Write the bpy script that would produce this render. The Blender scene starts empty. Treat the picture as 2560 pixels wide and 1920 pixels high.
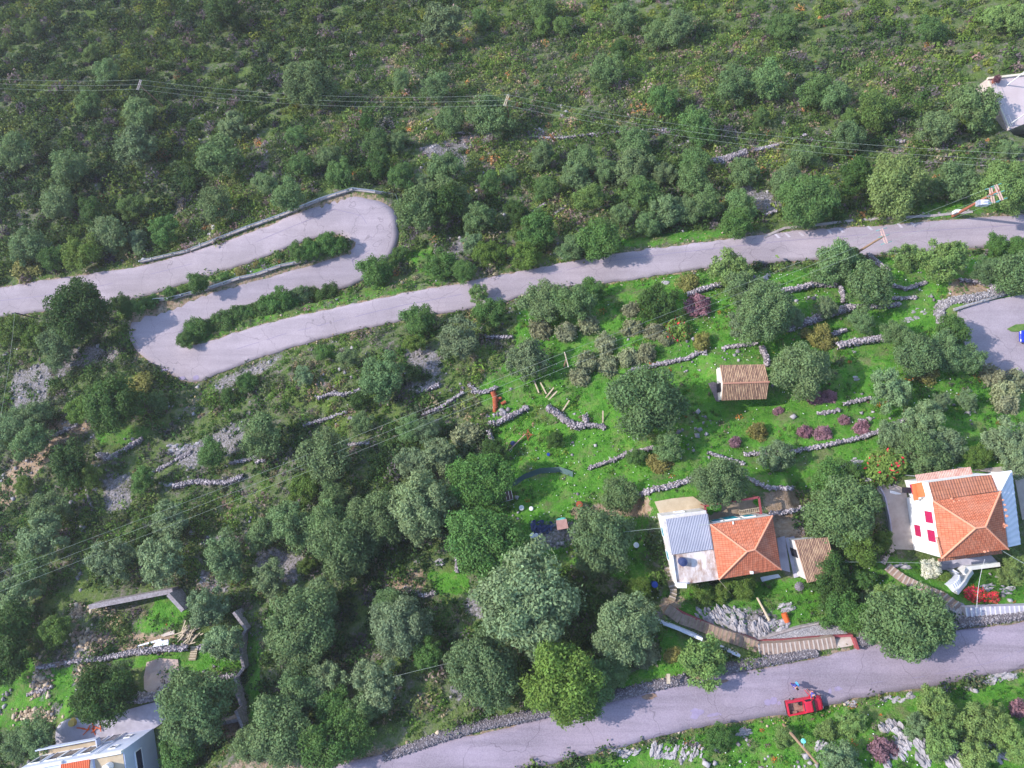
import bpy, bmesh, math, random
import numpy as np
from mathutils import Vector, Matrix, Quaternion
rng = np.random.default_rng(7); random.seed(7)
sc = bpy.context.scene
W = bpy.context.collection
# ---------------------------------------------------------------- camera
F = 1850.0                      # focal length in photo pixels (photo 2560 x 1920)
CAMZ = 100.0
cam = bpy.data.cameras.new('camera'); camo = bpy.data.objects.new('camera', cam); W.objects.link(camo)
cam.sensor_width = 36; cam.lens = 36*F/2560; cam.clip_start = 0.5; cam.clip_end = 2000
nd = Vector(((1354-1280)/F, -(1115-960)/F, -1)).normalized()
Q = nd.rotation_difference(Vector((0, 0, -1)))
camo.rotation_mode = 'QUATERNION'; camo.rotation_quaternion = Q; camo.location = (0, 0, CAMZ)
sc.camera = camo
RM = np.array(Q.to_matrix())
# ---------------------------------------------------------------- light
SUN_EL, SHX, SHY = math.radians(34), math.cos(math.radians(-9)), math.sin(math.radians(-9))
sdir = Vector((-SHX*math.cos(SUN_EL), -SHY*math.cos(SUN_EL), math.sin(SUN_EL)))   # towards the sun
sun = bpy.data.lights.new('sun', 'SUN'); sun.energy = 2.9; sun.angle = math.radians(0.6); sun.color = (1, .93, .82)
suno = bpy.data.objects.new('sun', sun); W.objects.link(suno)
suno.rotation_euler = (-sdir).to_track_quat('-Z', 'Y').to_euler(); suno.location = (0, 0, 150)
wd = bpy.data.worlds.new('World'); sc.world = wd; wd.use_nodes = True
nt = wd.node_tree; bg = nt.nodes['Background']
sky = nt.nodes.new('ShaderNodeTexSky'); sky.sky_type = 'NISHITA'; sky.sun_disc = False
sky.sun_elevation = SUN_EL; sky.sun_rotation = math.atan2(sdir.x, sdir.y)
sky.air_density = 1.2; sky.dust_density = 0.6; sky.ozone_density = 1.5
nt.links.new(sky.outputs[0], bg.inputs[0]); bg.inputs[1].default_value = 0.15
vs = sc.view_settings; vs.view_transform = 'Standard'; vs.look = 'None'; vs.gamma = 1; vs.exposure = 1.08
# ---------------------------------------------------------------- projection helpers
def ray(u, v):
    d = np.array([(np.asarray(u, float)-1280)/F, -(np.asarray(v, float)-960)/F, -np.ones_like(np.asarray(u, float))])
    return np.tensordot(RM, d, 1)                    # 3 x ...
def P(u, v, d):                                      # photo pixel at vertical depth d below the camera
    r = ray(u, v); s = d/(-r[2])
    return Vector((float(r[0]*s), float(r[1]*s), CAMZ-d))
def proj(x, y, z):
    p = np.array([x, y, np.asarray(z)-CAMZ]); c = np.tensordot(RM.T, p, 1)
    return 1280+F*c[0]/(-c[2]), 960-F*c[1]/(-c[2])
# ---------------------------------------------------------------- roads (edge a, edge b, depth)
R1 = [(500,2010,760,2075,84),(842,1915,1010,2010,83),(1083,1860,1110,1975,82),(1340,1803,1366,1911,81.6),(1524,1752,1550,1868,81),
 (1717,1703,1743,1820,80.6),(1976,1660,2000,1780,80),(2145,1622,2165,1741,79.6),(2300,1592,2320,1716,79.2),(2560,1555,2580,1667,78.6),(2850,1490,2870,1600,78)]
R2 = [(2850,515,2860,605,102),(2560,535,2560,612,103),(2223,562,2223,636,104),(1980,578,1980,652,104.8),(1750,607,1765,671,105.5),
 (1540,634,1550,703,106.2),(1330,673,1345,732,107),(1200,698,1210,766,107.6),(1000,735,1010,801,108.4),(850,767,860,833,109),
 (700,800,712,873,109.7),(600,828,625,904,110.2),(530,852,540,936,110.6),(465,865,482,955,111),(452,850,405,925,111.4),(452,838,345,878,111.7),
 (465,825,323,835,112),(490,808,338,792,112.3),(544,793,392,767,112.6),(600,772,502,739,112.9),(680,752,600,713,113.2),
 (760,738,690,688,113.5),(858,720,800,657,113.9),(905,702,850,640,114.2),(940,672,872,632,114.5),(982,630,875,618,114.7),(995,575,874,604,114.9),
 (978,520,862,590,115.1),(915,495,838,585,115.3),(861,495,800,590,115.5),(740,535,735,612,116),(640,577,640,650,116.6),(475,632,506,694,117.4),
 (348,666,365,740,118),(221,685,240,765,118.5),(100,702,110,778,119),(0,719,0,794,119.5),(-250,755,-250,835,121)]
def smooth_road(R, n):
    A = np.array([list(P(a, b, d))+list(P(c, e, d)) for a, b, c, e, d in R])
    m = (A[:, :2]+A[:, 3:5])/2
    t = np.concatenate([[0], np.cumsum(np.hypot(*np.diff(m, axis=0).T))])
    tt = np.linspace(0, t[-1], n); out = []
    # Catmull-Rom through stations
    k = np.clip(np.searchsorted(t, tt, side='right')-1, 0, len(t)-2)
    f = ((tt-t[k])/(t[k+1]-t[k]))[:, None]
    g = lambda i: A[np.clip(i, 0, len(A)-1)]
    p0, p1, p2, p3 = g(k-1), g(k), g(k+1), g(k+2)
    return 0.5*((2*p1)+(-p0+p2)*f+(2*p0-5*p1+4*p2-p3)*f**2+(-p0+3*p1-3*p2+p3)*f**3)
RD1 = smooth_road(R1, 160); RD2 = smooth_road(R2, 520)
PARK = [(2395,778),(2453,757),(2530,741),(2700,715),(2850,700),(2850,1000),(2640,985),(2524,950),(2440,905),(2405,850),(2392,805)]
PARKD = 95.5
# ---------------------------------------------------------------- terrain
CT = [(2100,1850,77.2),(2560,1900,74),(1700,1925,79.8),(1650,1600,83.8),(1700,1500,85.8),(1800,1350,87),(2250,1290,86.3),(2300,1450,83.2),(2100,1480,84.5),(1300,1500,87.5),(1000,1700,86.8),
 (500,1800,90),(150,1850,91),(0,1600,97),(450,1550,94.5),(1280,1250,93),(640,1300,100),(0,1300,104.5),(1280,1115,96.5),(1860,1000,95),(2500,1030,91.6),
 (1280,950,100.8),(640,1020,106),(0,1000,112.5),(1850,800,100),(2200,780,98.4),(0,500,128),(640,400,124.5),(1280,450,118),(1900,450,112),(2560,420,108.5),(2490,270,116),
 (2560,0,130),(1900,200,126),(1280,200,134),(640,200,140),(0,250,144),(0,0,162),(640,0,156),(1280,0,148),(1900,0,139),(-300,1900,94),(-300,1300,108),(-300,1000,116),(3000,1900,71),(3000,1000,90),(3000,500,100),(3000,0,124),(-300,0,172),(1280,2100,80),
 (2435,800,95.7),(2455,900,95.4)]
pts = [list(P(*c)) for c in CT]
for RD, st in ((RD1, 16), (RD2, 14)):
    for r in RD[::st]: pts.append([(r[0]+r[3])/2, (r[1]+r[4])/2, r[2]-.05])
pts = np.array(pts); X = pts[:, :2]/50.0
def tpk(r2): return 0.5*r2*np.log(r2+1e-9)
D2 = ((X[:, None]-X[None])**2).sum(-1); n = len(X)
K = tpk(D2)+np.eye(n)*2e-3; Pm = np.c_[np.ones(n), X]
sol = np.linalg.solve(np.block([[K, Pm], [Pm.T, np.zeros((3, 3))]]), np.r_[pts[:, 2], 0, 0, 0])
def zbase(x, y):
    sh = np.shape(x); q = np.c_[np.ravel(x), np.ravel(y)]/50.0; o = np.empty(len(q))
    for i in range(0, len(q), 20000):
        qq = q[i:i+20000]; o[i:i+20000] = tpk(((qq[:, None]-X[None])**2).sum(-1))@sol[:n]+sol[n]+qq@sol[n+1:]
    return o.reshape(sh)
def vnoise(x, y, s, seed=0):                          # value noise
    x = np.asarray(x)/s; y = np.asarray(y)/s; xi = np.floor(x).astype(int); yi = np.floor(y).astype(int); fx = x-xi; fy = y-yi
    h = lambda a, b: ((np.sin(a*127.1+b*311.7+seed*74.7)*43758.5453) % 1.0)
    fx = fx*fx*(3-2*fx); fy = fy*fy*(3-2*fy)
    return (h(xi, yi)*(1-fx)+h(xi+1, yi)*fx)*(1-fy)+(h(xi, yi+1)*(1-fx)+h(xi+1, yi+1)*fx)*fy
def fbm(x, y, s, seed=0, o=4): return sum(vnoise(x, y, s/2**k, seed+k)*0.5**k for k in range(o))/sum(.5**k for k in range(o))
def inpoly(px, py, poly):
    px = np.asarray(px); py = np.asarray(py); c = np.zeros(px.shape, bool); m = len(poly)
    for i in range(m):
        x1, y1 = poly[i][0], poly[i][1]; x2, y2 = poly[(i+1) % m][0], poly[(i+1) % m][1]
        if y1 == y2: continue
        c ^= ((y1 > py) != (y2 > py)) & (px < (x2-x1)*(py-y1)/(y2-y1)+x1)
    return c
def segdist(px, py, A):                               # distance to polyline A (k x 2), and nearest index
    best = np.full(px.shape, 1e9); bi = np.zeros(px.shape, int)
    for i in range(len(A)):
        d = (px-A[i][0])**2+(py-A[i][1])**2; m = d < best; best[m] = d[m]; bi[m] = i
    return np.sqrt(best), bi
GX0, GX1, GY0, GY1, GS = -165.0, 135.0, -62.0, 165.0, 0.62
gx = np.arange(GX0, GX1, GS); gy = np.arange(GY0, GY1, GS)
MX, MY = np.meshgrid(gx, gy)
ZB = zbase(MX, MY)
# platforms: (photo polygon, depth)
PLAT = [([(1636,1240),(1960,1215),(1975,1440),(1690,1470)], 86.6),
        ([(2190,1205),(2560,1150),(2680,1150),(2680,1400),(2540,1425),(2300,1400),(2225,1365)], 86.2),
        ([(1800,915),(1925,910),(1925,1005),(1800,1010)], 95.2),
        ([(1980,1340),(2080,1335),(2105,1440),(2015,1460)], 85.2),
        ([(2450,215),(2700,190),(2700,340),(2520,340)], 116.6),
        ([(140,1850),(180,1795),(420,1740),(430,1900),(300,2150),(-60,2150),(20,1950)], 90.0),
        (PARK, PARKD+.1)]
PLW = [([P(a, b, d).xy for a, b in pl], CAMZ-d) for pl, d in PLAT]
def polydist(x, y, poly):
    best = np.full(x.shape, 1e9); m = len(poly)
    for i in range(m):
        a = poly[i]; b = poly[(i+1) % m]; dx, dy = b[0]-a[0], b[1]-a[1]
        t = np.clip(((x-a[0])*dx+(y-a[1])*dy)/(dx*dx+dy*dy+1e-9), 0, 1)
        best = np.minimum(best, np.hypot(x-a[0]-t*dx, y-a[1]-t*dy))
    best[inpoly(x, y, poly)] = 0
    return best
def sstep(a, b, x):
    t = np.clip((x-a)/(b-a), 0, 1); return t*t*(3-2*t)
RC = np.vstack([np.c_[(R[:, :2]+R[:, 3:5])/2, R[:, 2], np.hypot(R[:, 0]-R[:, 3], R[:, 1]-R[:, 4])/2] for R in (RD1, RD2)])
_d, _i = segdist(MX, MY, RC[::2]); RCs = RC[::2]
ROADD = _d-RCs[_i, 3]                                   # >0 outside the road
rough = (fbm(MX, MY, 9, 3)-.5)*1.6+(fbm(MX, MY, 2.6, 9)-.5)*.55
# gentle terrace steps across the slope
tz = ZB+(fbm(MX, MY, 25, 5)-.5)*5; st = 1.7; fr = (tz/st) % 1.0
terr = (sstep(.0, .35, fr)-fr)*st*.45
Z = ZB+(rough+terr)*sstep(.3, 4.0, ROADD)
for poly, zz in PLW: Z = zz+(Z-zz)*sstep(.2, 2.6, polydist(MX, MY, poly))
Z = (RCs[_i, 2]-.12)+(Z-(RCs[_i, 2]-.12))*sstep(.35, 3.0, ROADD)
Z = np.where((MX > 20) & (_d < 60), Z, Z)
def zt(x, y):                                         # terrain height, bilinear
    fx = np.clip((np.asarray(x)-GX0)/GS, 0, len(gx)-1.01); fy = np.clip((np.asarray(y)-GY0)/GS, 0, len(gy)-1.01)
    i = fx.astype(int); j = fy.astype(int); a = fx-i; b = fy-j
    return (Z[j, i]*(1-a)+Z[j, i+1]*a)*(1-b)+(Z[j+1, i]*(1-a)+Z[j+1, i+1]*a)*b
def roadd(x, y):
    i = np.clip(((np.asarray(x)-GX0)/GS).astype(int), 0, len(gx)-1); j = np.clip(((np.asarray(y)-GY0)/GS).astype(int), 0, len(gy)-1)
    return ROADD[j, i]
def G(u, v, h=0.0):                                   # photo pixel -> point h above the terrain
    r = ray(u, v); s = np.linspace(60, 230, 500); x = r[0]*s/-r[2]; y = r[1]*s/-r[2]; z = CAMZ-s
    g = z-(zt(x, y)+h); k = int(np.argmax(g < 0)); k = max(k, 1)
    t = g[k-1]/(g[k-1]-g[k]); d = s[k-1]+t*(s[k]-s[k-1])
    p = P(u, v, d); return p
# ---------------------------------------------------------------- tagging, mesh builder
def tag(o, label=None, cat=None, group=None, kind=None):
    if label: o['label'] = label
    if cat: o['category'] = cat
    if group: o['group'] = group
    if kind: o['kind'] = kind
    return o
def empty(name, loc, rz=0, label=None, cat=None, group=None):
    o = bpy.data.objects.new(name, None); W.objects.link(o); o.location = loc; o.rotation_euler = (0, 0, rz); o.empty_display_size = .3
    return tag(o, label, cat, group)
class MB:
    def __init__(s): s.v = []; s.f = []; s.uv = []
    def poly(s, ps, uv=None):
        b = len(s.v); s.v += [tuple(p) for p in ps]; s.f.append(tuple(range(b, b+len(ps)))); s.uv.append(uv or [(p[0], p[1]) for p in ps])
    def box(s, c, h, ax=None):                         # centre, half sizes, axes
        ax = ax or (Vector((1, 0, 0)), Vector((0, 1, 0)), Vector((0, 0, 1))); c = Vector(c)
        q = [c+ax[0]*h[0]*i+ax[1]*h[1]*j+ax[2]*h[2]*k for i in (-1, 1) for j in (-1, 1) for k in (-1, 1)]
        for f in ((0, 1, 3, 2), (4, 6, 7, 5), (0, 4, 5, 1), (2, 3, 7, 6), (0, 2, 6, 4), (1, 5, 7, 3)):
            s.poly([q[i] for i in f], [(0, 0), (1, 0), (1, 1), (0, 1)])
        return s
    def prism(s, top, z0, side=True):                  # top polygon (3d pts), down to z0 (float or offset list)
        n = len(top); bot = [Vector((p[0], p[1], z0)) for p in top]; s.poly(top)
        for i in range(n):
            a, b = top[i], top[(i+1) % n]; l = (Vector(b)-Vector(a)).length
            s.poly([a, bot[i], bot[(i+1) % n], b], [(0, a[2]), (0, z0), (l, z0), (l, b[2])])
        s.poly(bot[::-1]); return s
    def slab(s, top, t):
        top = [Vector(p) for p in top]; n = len(top); bot = [p-Vector((0, 0, t)) for p in top]; s.poly(top); s.poly(bot[::-1])
        for i in range(n): s.poly([top[i], bot[i], bot[(i+1) % n], top[(i+1) % n]])
        return s
    def tube(s, a, b, r, r2=None, n=8, cap=True):
        a = Vector(a); b = Vector(b); r2 = r if r2 is None else r2; d = (b-a).normalized(); x = d.orthogonal().normalized(); y = d.cross(x)
        A = [a+(x*math.cos(t)+y*math.sin(t))*r for t in [2*math.pi*i/n for i in range(n)]]; B = [b+(x*math.cos(t)+y*math.sin(t))*r2 for t in [2*math.pi*i/n for i in range(n)]]
        for i in range(n): s.poly([A[i], A[(i+1) % n], B[(i+1) % n], B[i]])
        if cap: s.poly(A[::-1]); s.poly(B)
        return s
    def build(s, name, mat, parent=None, origin=None, smooth=False):
        me = bpy.data.meshes.new(name); o0 = Vector(origin) if origin is not None else (parent_origin(parent) if parent else Vector((0, 0, 0)))
        me.from_pydata([tuple(Vector(p)-o0) for p in s.v], [], s.f)
        ul = me.uv_layers.new(name='UVMap'); k = 0
        for f in s.uv:
            for q in f: ul.data[k].uv = q; k += 1
        me.validate(); me.materials.append(mat)
        if smooth: me.polygons.foreach_set('use_smooth', [True]*len(me.polygons))
        o = bpy.data.objects.new(name, me); W.objects.link(o)
        if parent: o.parent = parent
        elif origin is not None: o.location = o0
        return o
def parent_origin(p):
    v = Vector((0, 0, 0))
    while p: v = v+p.location; p = p.parent
    return v
# ---------------------------------------------------------------- materials
def mat(name, col, rough=.85, spec=.3, metal=0.0):
    m = bpy.data.materials.new(name); m.use_nodes = True; b = m.node_tree.nodes['Principled BSDF']
    b.inputs['Base Color'].default_value = (*col, 1); b.inputs['Roughness'].default_value = rough; b.inputs['Metallic'].default_value = metal
    b.inputs['Specular IOR Level'].default_value = spec
    return m
class N:                                              # small node helper
    def __init__(s, m): s.t = m.node_tree; s.b = s.t.nodes['Principled BSDF']
    def n(s, k, **kw):
        x = s.t.nodes.new(k)
        for a, b in kw.items():
            if a.startswith('i_'): x.inputs[int(a[2:]) if a[2:].isdigit() else a[2:]].default_value = b
            else: setattr(x, a, b)
        return x
    def l(s, a, b): s.t.links.new(a, b)
    def noise(s, scale, det=4, vec=None, rough=.6):
        x = s.n('ShaderNodeTexNoise'); x.inputs['Scale'].default_value = scale; x.inputs['Detail'].default_value = det; x.inputs['Roughness'].default_value = rough
        if vec is not None: s.l(vec, x.inputs['Vector'])
        return x.outputs['Fac']
    def pos(s, sc_=(1, 1, 1), rot=0):
        g = s.n('ShaderNodeNewGeometry'); mp = s.n('ShaderNodeMapping'); s.l(g.outputs['Position'], mp.inputs[0]); mp.inputs['Scale'].default_value = sc_; mp.inputs['Rotation'].default_value = (0, 0, rot)
        return mp.outputs[0]
    def ramp(s, fac, st):
        x = s.n('ShaderNodeValToRGB'); e = x.color_ramp.elements
        while len(e) < len(st): e.new(.5)
        for i, (p, c) in enumerate(st): e[i].position = p; e[i].color = (*c, 1) if len(c) == 3 else c
        s.l(fac, x.inputs[0]); return x.outputs[0]
    def mix(s, fac, a, b, mode='MIX'):
        x = s.n('ShaderNodeMix', data_type='RGBA', blend_type=mode)
        for q, i in ((fac, 0), (a, 6), (b, 7)):
            if isinstance(q, (int, float)): x.inputs[i].default_value = q
            elif isinstance(q, tuple): x.inputs[i].default_value = (*q, 1)
            else: s.l(q, x.inputs[i])
        return x.outputs[2]
    def math(s, op, a, b=0.0, c=None):
        x = s.n('ShaderNodeMath', operation=op)
        for i, q in enumerate((a, b) if c is None else (a, b, c)):
            if isinstance(q, (int, float)): x.inputs[i].default_value = q
            else: s.l(q, x.inputs[i])
        return x.outputs[0]
    def bump(s, h, dist=.1, st=1.0):
        x = s.n('ShaderNodeBump'); x.inputs['Distance'].default_value = dist; x.inputs['Strength'].default_value = st; s.l(h, x.inputs['Height']); s.l(x.outputs[0], s.b.inputs['Normal'])
    def col(s, c): s.l(c, s.b.inputs['Base Color'])
def noisy(name, c1, c2, scale, rough=.85, bump=0, spec=.2, c3=None, det=5):
    m = mat(name, c1, rough, spec); q = N(m); f = q.noise(scale, det, q.pos())
    st = [(.3, c1), (.7, c2)] if c3 is None else [(.25, c1), (.5, c2), (.75, c3)]
    q.col(q.ramp(f, st))
    if bump: q.bump(q.noise(scale*3, 4, q.pos()), bump)
    return m
# ground: attribute Z = (grass, rock, dirt)
gm = mat('ground_cover', (.1, .1, .05), .95, .05); q = N(gm); at = q.n('ShaderNodeAttribute', attribute_name='zone'); sp = q.n('ShaderNodeSeparateColor'); q.l(at.outputs['Color'], sp.inputs[0])
ps = q.pos()
n1 = q.noise(.22, 6, ps, .65); n2 = q.noise(1.3, 6, ps, .7); n3 = q.noise(5, 4, ps, .7)
base = q.ramp(n2, [(.3, (.04, .075, .025)), (.45, (.08, .125, .045)), (.54, (.15, .15, .11)), (.63, (.23, .19, .20)), (.74, (.37, .32, .36))])
base = q.mix(q.ramp(n1, [(.4, (0, 0, 0)), (.62, (1, 1, 1))]), base, q.ramp(n3, [(.3, (.07, .12, .03)), (.55, (.13, .19, .05)), (.75, (.24, .22, .11))]))
gr = q.ramp(q.noise(.9, 6, ps, .7), [(.28, (.045, .14, .018)), (.43, (.08, .24, .026)), (.55, (.12, .30, .04)), (.66, (.20, .30, .075)), (.78, (.29, .26, .14))])
gr = q.mix(q.ramp(n3, [(.35, (0, 0, 0)), (.65, (.6, .6, .6))]), gr, (.055, .145, .025)); gr = q.mix(q.ramp(q.noise(.35, 6, ps, .7), [(.5, (0, 0, 0)), (.66, (.75, .75, .75))]), gr, q.ramp(n3, [(.35, (.11, .13, .05)), (.6, (.22, .20, .12))]))
rk = q.ramp(q.noise(3.2, 5, ps, .75), [(.32, (.06, .08, .04)), (.46, (.17, .16, .15)), (.58, (.31, .28, .32)), (.75, (.44, .41, .45))])
dr = q.ramp(q.noise(1.2, 6, ps, .7), [(.3, (.22, .15, .09)), (.5, (.36, .26, .19)), (.7, (.45, .36, .29))])
w = q.noise(2.0, 5, ps, .7)
def wmix(a, b, k):                                    # noisy edge
    e = q.math('ADD', k, q.math('MULTIPLY', q.math('SUBTRACT', w, .5), 1.4)); e = q.ramp(e, [(.42, (0, 0, 0)), (.58, (1, 1, 1))]); return q.mix(e, a, b)
c = wmix(base, gr, sp.outputs[0]); c = wmix(c, dr, sp.outputs[2]); c = wmix(c, rk, sp.outputs[1]); q.col(c)
q.bump(q.math('ADD', n3, q.math('MULTIPLY', n2, 2.0)), .25, .8)
# road concrete
def roadmat(name, c1, c2, ang):
    m = mat(name, c1, .8, .25); q = N(m)
    st = q.noise(.5, 5, q.pos((.12, 1.6, 1), ang), .6); fine = q.noise(7, 4, q.pos(), .7); big = q.noise(.13, 4, q.pos(), .6)
    c = q.ramp(st, [(.3, c1), (.55, c2), (.75, tuple(min(1, x*1.13) for x in c2))])
    c = q.mix(q.ramp(big, [(.42, (0, 0, 0)), (.66, (.65, .65, .65))]), c, tuple(x*.8 for x in c1))
    c = q.mix(.18, c, q.ramp(fine, [(.3, (.15, .13, .14)), (.7, (.75, .7, .74))]))
    cr = q.n('ShaderNodeTexVoronoi', feature='DISTANCE_TO_EDGE'); cr.inputs['Scale'].default_value = .13; vv = q.n('ShaderNodeVectorMath', operation='ADD'); nz = q.n('ShaderNodeTexNoise'); nz.inputs['Scale'].default_value = .5
    q.l(q.pos(), nz.inputs['Vector']); sc2 = q.n('ShaderNodeVectorMath', operation='SCALE'); q.l(nz.outputs['Color'], sc2.inputs[0]); sc2.inputs['Scale'].default_value = 2.2
    q.l(q.pos(), vv.inputs[0]); q.l(sc2.outputs[0], vv.inputs[1]); q.l(vv.outputs[0], cr.inputs['Vector'])
    c = q.mix(q.ramp(cr.outputs['Distance'], [(.0, (.55, .55, .55)), (.006, (0, 0, 0))]), c, tuple(x*.45 for x in c1))
    q.col(c); q.bump(fine, .02, .5); return m
M = {}
M['road_low'] = roadmat('road_concrete_low', (.18, .14, .195), (.285, .225, .305), math.radians(-13))
M['road_up'] = roadmat('road_concrete_up', (.28, .23, .28), (.365, .30, .36), math.radians(-8))
M['joint'] = mat('old_joint', (.26, .22, .32), .9)
M['patch'] = noisy('damp_stain', (.26, .21, .33), (.33, .28, .43), 2)
M['mud'] = noisy('rusty_puddle', (.16, .10, .08), (.30, .20, .15), 3, .5)
M['paint'] = noisy('worn_white_paint', (.38, .33, .40), (.58, .53, .60), 3)
M['verge'] = noisy('verge_gravel', (.35, .29, .27), (.62, .54, .55), 4, .95, .05)
M['kerb'] = noisy('kerb_concrete', (.26, .22, .22), (.44, .39, .40), 2, .9, .02)
def stonemat(name, a, b, c3, sc_=2.2):
    m = mat(name, a, .95, .15); q = N(m); at = q.n('ShaderNodeAttribute', attribute_name='var'); f = q.math('ADD', q.math('MULTIPLY', at.outputs['Fac'], .65), q.math('MULTIPLY', q.noise(sc_, 5, q.pos()), .4))
    q.col(q.ramp(f, [(.2, a), (.5, b), (.85, c3)])); q.bump(q.noise(8, 4, q.pos()), .04); return m
M['stone'] = stonemat('dry_stone', (.17, .15, .17), (.33, .29, .33), (.52, .47, .51))
M['stone_warm'] = stonemat('warm_rubble', (.22, .16, .11), (.38, .29, .21), (.55, .45, .36))
M['stone_pale'] = stonemat('pale_rock', (.17, .155, .17), (.29, .27, .295), (.42, .395, .425))
M['stone_dark'] = stonemat('revetment_stone', (.12, .105, .12), (.22, .195, .225), (.36, .33, .37))
M['bark'] = noisy('bark', (.09, .07, .05), (.17, .14, .11), 5)
def leafmat(name, tr=.27):
    m = bpy.data.materials.new(name); m.use_nodes = True; q = N(m); oi = q.n('ShaderNodeObjectInfo'); at = q.n('ShaderNodeAttribute', attribute_name='var')
    h = q.n('ShaderNodeHueSaturation'); fa = q.n('ShaderNodeAttribute', attribute_name='fl'); q.l(q.mix(q.math('GREATER_THAN', fa.outputs['Fac'], oi.outputs['Alpha']), oi.outputs['Color'], (.62, .03, .08)), h.inputs['Color'])
    q.l(q.math('ADD', .95, q.math('MULTIPLY', at.outputs['Fac'], .95)), h.inputs['Value']); q.l(q.math('ADD', .485, q.math('MULTIPLY', at.outputs['Fac'], .03)), h.inputs['Hue'])
    q.b.inputs['Roughness'].default_value = .6; q.b.inputs['Specular IOR Level'].default_value = .18; q.l(h.outputs[0], q.b.inputs['Base Color'])
    t = q.n('ShaderNodeBsdfTranslucent'); q.l(h.outputs[0], t.inputs[0]); mx = q.n('ShaderNodeMixShader'); mx.inputs[0].default_value = tr
    q.l(q.b.outputs[0], mx.inputs[1]); q.l(t.outputs[0], mx.inputs[2]); q.l(mx.outputs[0], q.t.nodes['Material Output'].inputs[0]); return m
M['leaf'] = leafmat('foliage')
def attrleaf(name, tr=.33):
    m = bpy.data.materials.new(name); m.use_nodes = True; q = N(m); at = q.n('ShaderNodeAttribute', attribute_name='tint')
    q.b.inputs['Roughness'].default_value = .65; q.b.inputs['Specular IOR Level'].default_value = .15; q.l(at.outputs['Color'], q.b.inputs['Base Color'])
    t = q.n('ShaderNodeBsdfTranslucent'); q.l(at.outputs['Color'], t.inputs[0]); mx = q.n('ShaderNodeMixShader'); mx.inputs[0].default_value = tr
    q.l(q.b.outputs[0], mx.inputs[1]); q.l(t.outputs[0], mx.inputs[2]); q.l(mx.outputs[0], q.t.nodes['Material Output'].inputs[0]); return m
M['scrub'] = attrleaf('scrub_foliage')
M['white'] = noisy('white_render', (.74, .74, .78), (.82, .82, .86), 1.2, .7)
M['white_old'] = noisy('old_white_render', (.50, .47, .48), (.74, .71, .72), 2.2, .85)
M['blue_grey'] = noisy('pale_blue_render', (.52, .56, .74), (.60, .64, .82), .8, .8)
M['concrete'] = noisy('patio_concrete', (.36, .30, .27), (.50, .43, .40), .9, .9, .01)
M['concrete_y'] = noisy('yellowish_concrete', (.40, .31, .21), (.56, .46, .34), .8, .9, .01)
M['concrete_g'] = noisy('grey_concrete', (.34, .32, .40), (.48, .45, .54), 1.2, .9, .01)
M['stair_brown'] = noisy('brown_steps', (.24, .17, .14), (.38, .28, .24), 1.6, .9, .02)
M['stair_olive'] = noisy('mossy_steps', (.20, .16, .10), (.36, .29, .22), 2.5, .9, .02)
M['step_edge'] = mat('step_nosing', (.50, .42, .38), .8)
M['maroon'] = mat('maroon_paint', (.27, .06, .07), .6)
M['magenta'] = mat('magenta_shutter_paint', (.42, .018, .095), .5)
M['teal'] = mat('teal_shutter_paint', (.01, .26, .34), .5)
M['teal_light'] = mat('light_teal_paint', (.16, .62, .60), .5)
M['wood'] = noisy('weathered_pole_wood', (.22, .14, .10), (.36, .25, .18), 6)
M['wood_red'] = noisy('reddish_pole', (.27, .09, .06), (.38, .15, .10), 5)
M['arm'] = noisy('pinkish_crossarm', (.50, .32, .30), (.64, .44, .40), 5)
M['glass_teal'] = mat('glass_insulator', (.10, .34, .36), .15, .6)
M['steel'] = mat('galvanised_steel', (.52, .55, .62), .4, .5, .6)
M['wire'] = mat('bare_wire', (.36, .42, .38), .7, .2)
M['dark'] = mat('dark_opening', (.02, .02, .03), .6)
M['glass'] = mat('window_glass', (.03, .04, .08), .12, .7)
M['blue'] = mat('blue_plastic', (.02, .06, .32), .4)
M['navy'] = mat('navy_metal', (.035, .05, .14), .45)
M['orange'] = mat('orange_plastic', (.62, .12, .03), .5)
M['rust'] = noisy('rusty_iron', (.22, .05, .025), (.42, .12, .06), 6)
M['whitep'] = mat('white_plastic', (.8, .8, .85), .5)
M['plank'] = noisy('bleached_plank', (.42, .33, .24), (.60, .50, .38), 4)
M['sand'] = noisy('pinkish_sand', (.36, .26, .24), (.48, .37, .34), .7, .95, .02)
M['sheet_blue'] = noisy('pale_sheet', (.55, .57, .70), (.68, .70, .82), 2, .6)
def tilemat(name, a, b, c3, row=.33, col=.22):
    m = mat(name, a, .8, .2); q = N(m); tc = q.n('ShaderNodeTexCoord'); mp = q.n('ShaderNodeMapping'); q.l(tc.outputs['UV'], mp.inputs[0])
    br = q.n('ShaderNodeTexBrick'); q.l(mp.outputs[0], br.inputs['Vector']); br.inputs['Scale'].default_value = 1; br.inputs['Brick Width'].default_value = col; br.inputs['Row Height'].default_value = row
    br.inputs['Mortar Size'].default_value = .022; br.inputs['Mortar Smooth'].default_value = .6; br.offset = 0
    br.inputs['Color1'].default_value = (*a, 1); br.inputs['Color2'].default_value = (*b, 1); br.inputs['Mortar'].default_value = (*[x*.42 for x in a], 1)
    f = q.noise(.8, 5, q.pos()); c = q.mix(q.ramp(f, [(.45, (0, 0, 0)), (.75, (.6, .6, .6))]), br.outputs[0], c3); q.col(c)
    wv = q.n('ShaderNodeTexWave', wave_type='BANDS', bands_direction='X'); wv.inputs['Scale'].default_value = 1/(col*2*math.pi)*math.pi; q.l(mp.outputs[0], wv.inputs[0]); q.bump(wv.outputs['Fac'], .05, .8); return m
M['tile'] = tilemat('terracotta_tile', (.53, .155, .085), (.64, .22, .13), (.56, .26, .18))
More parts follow.
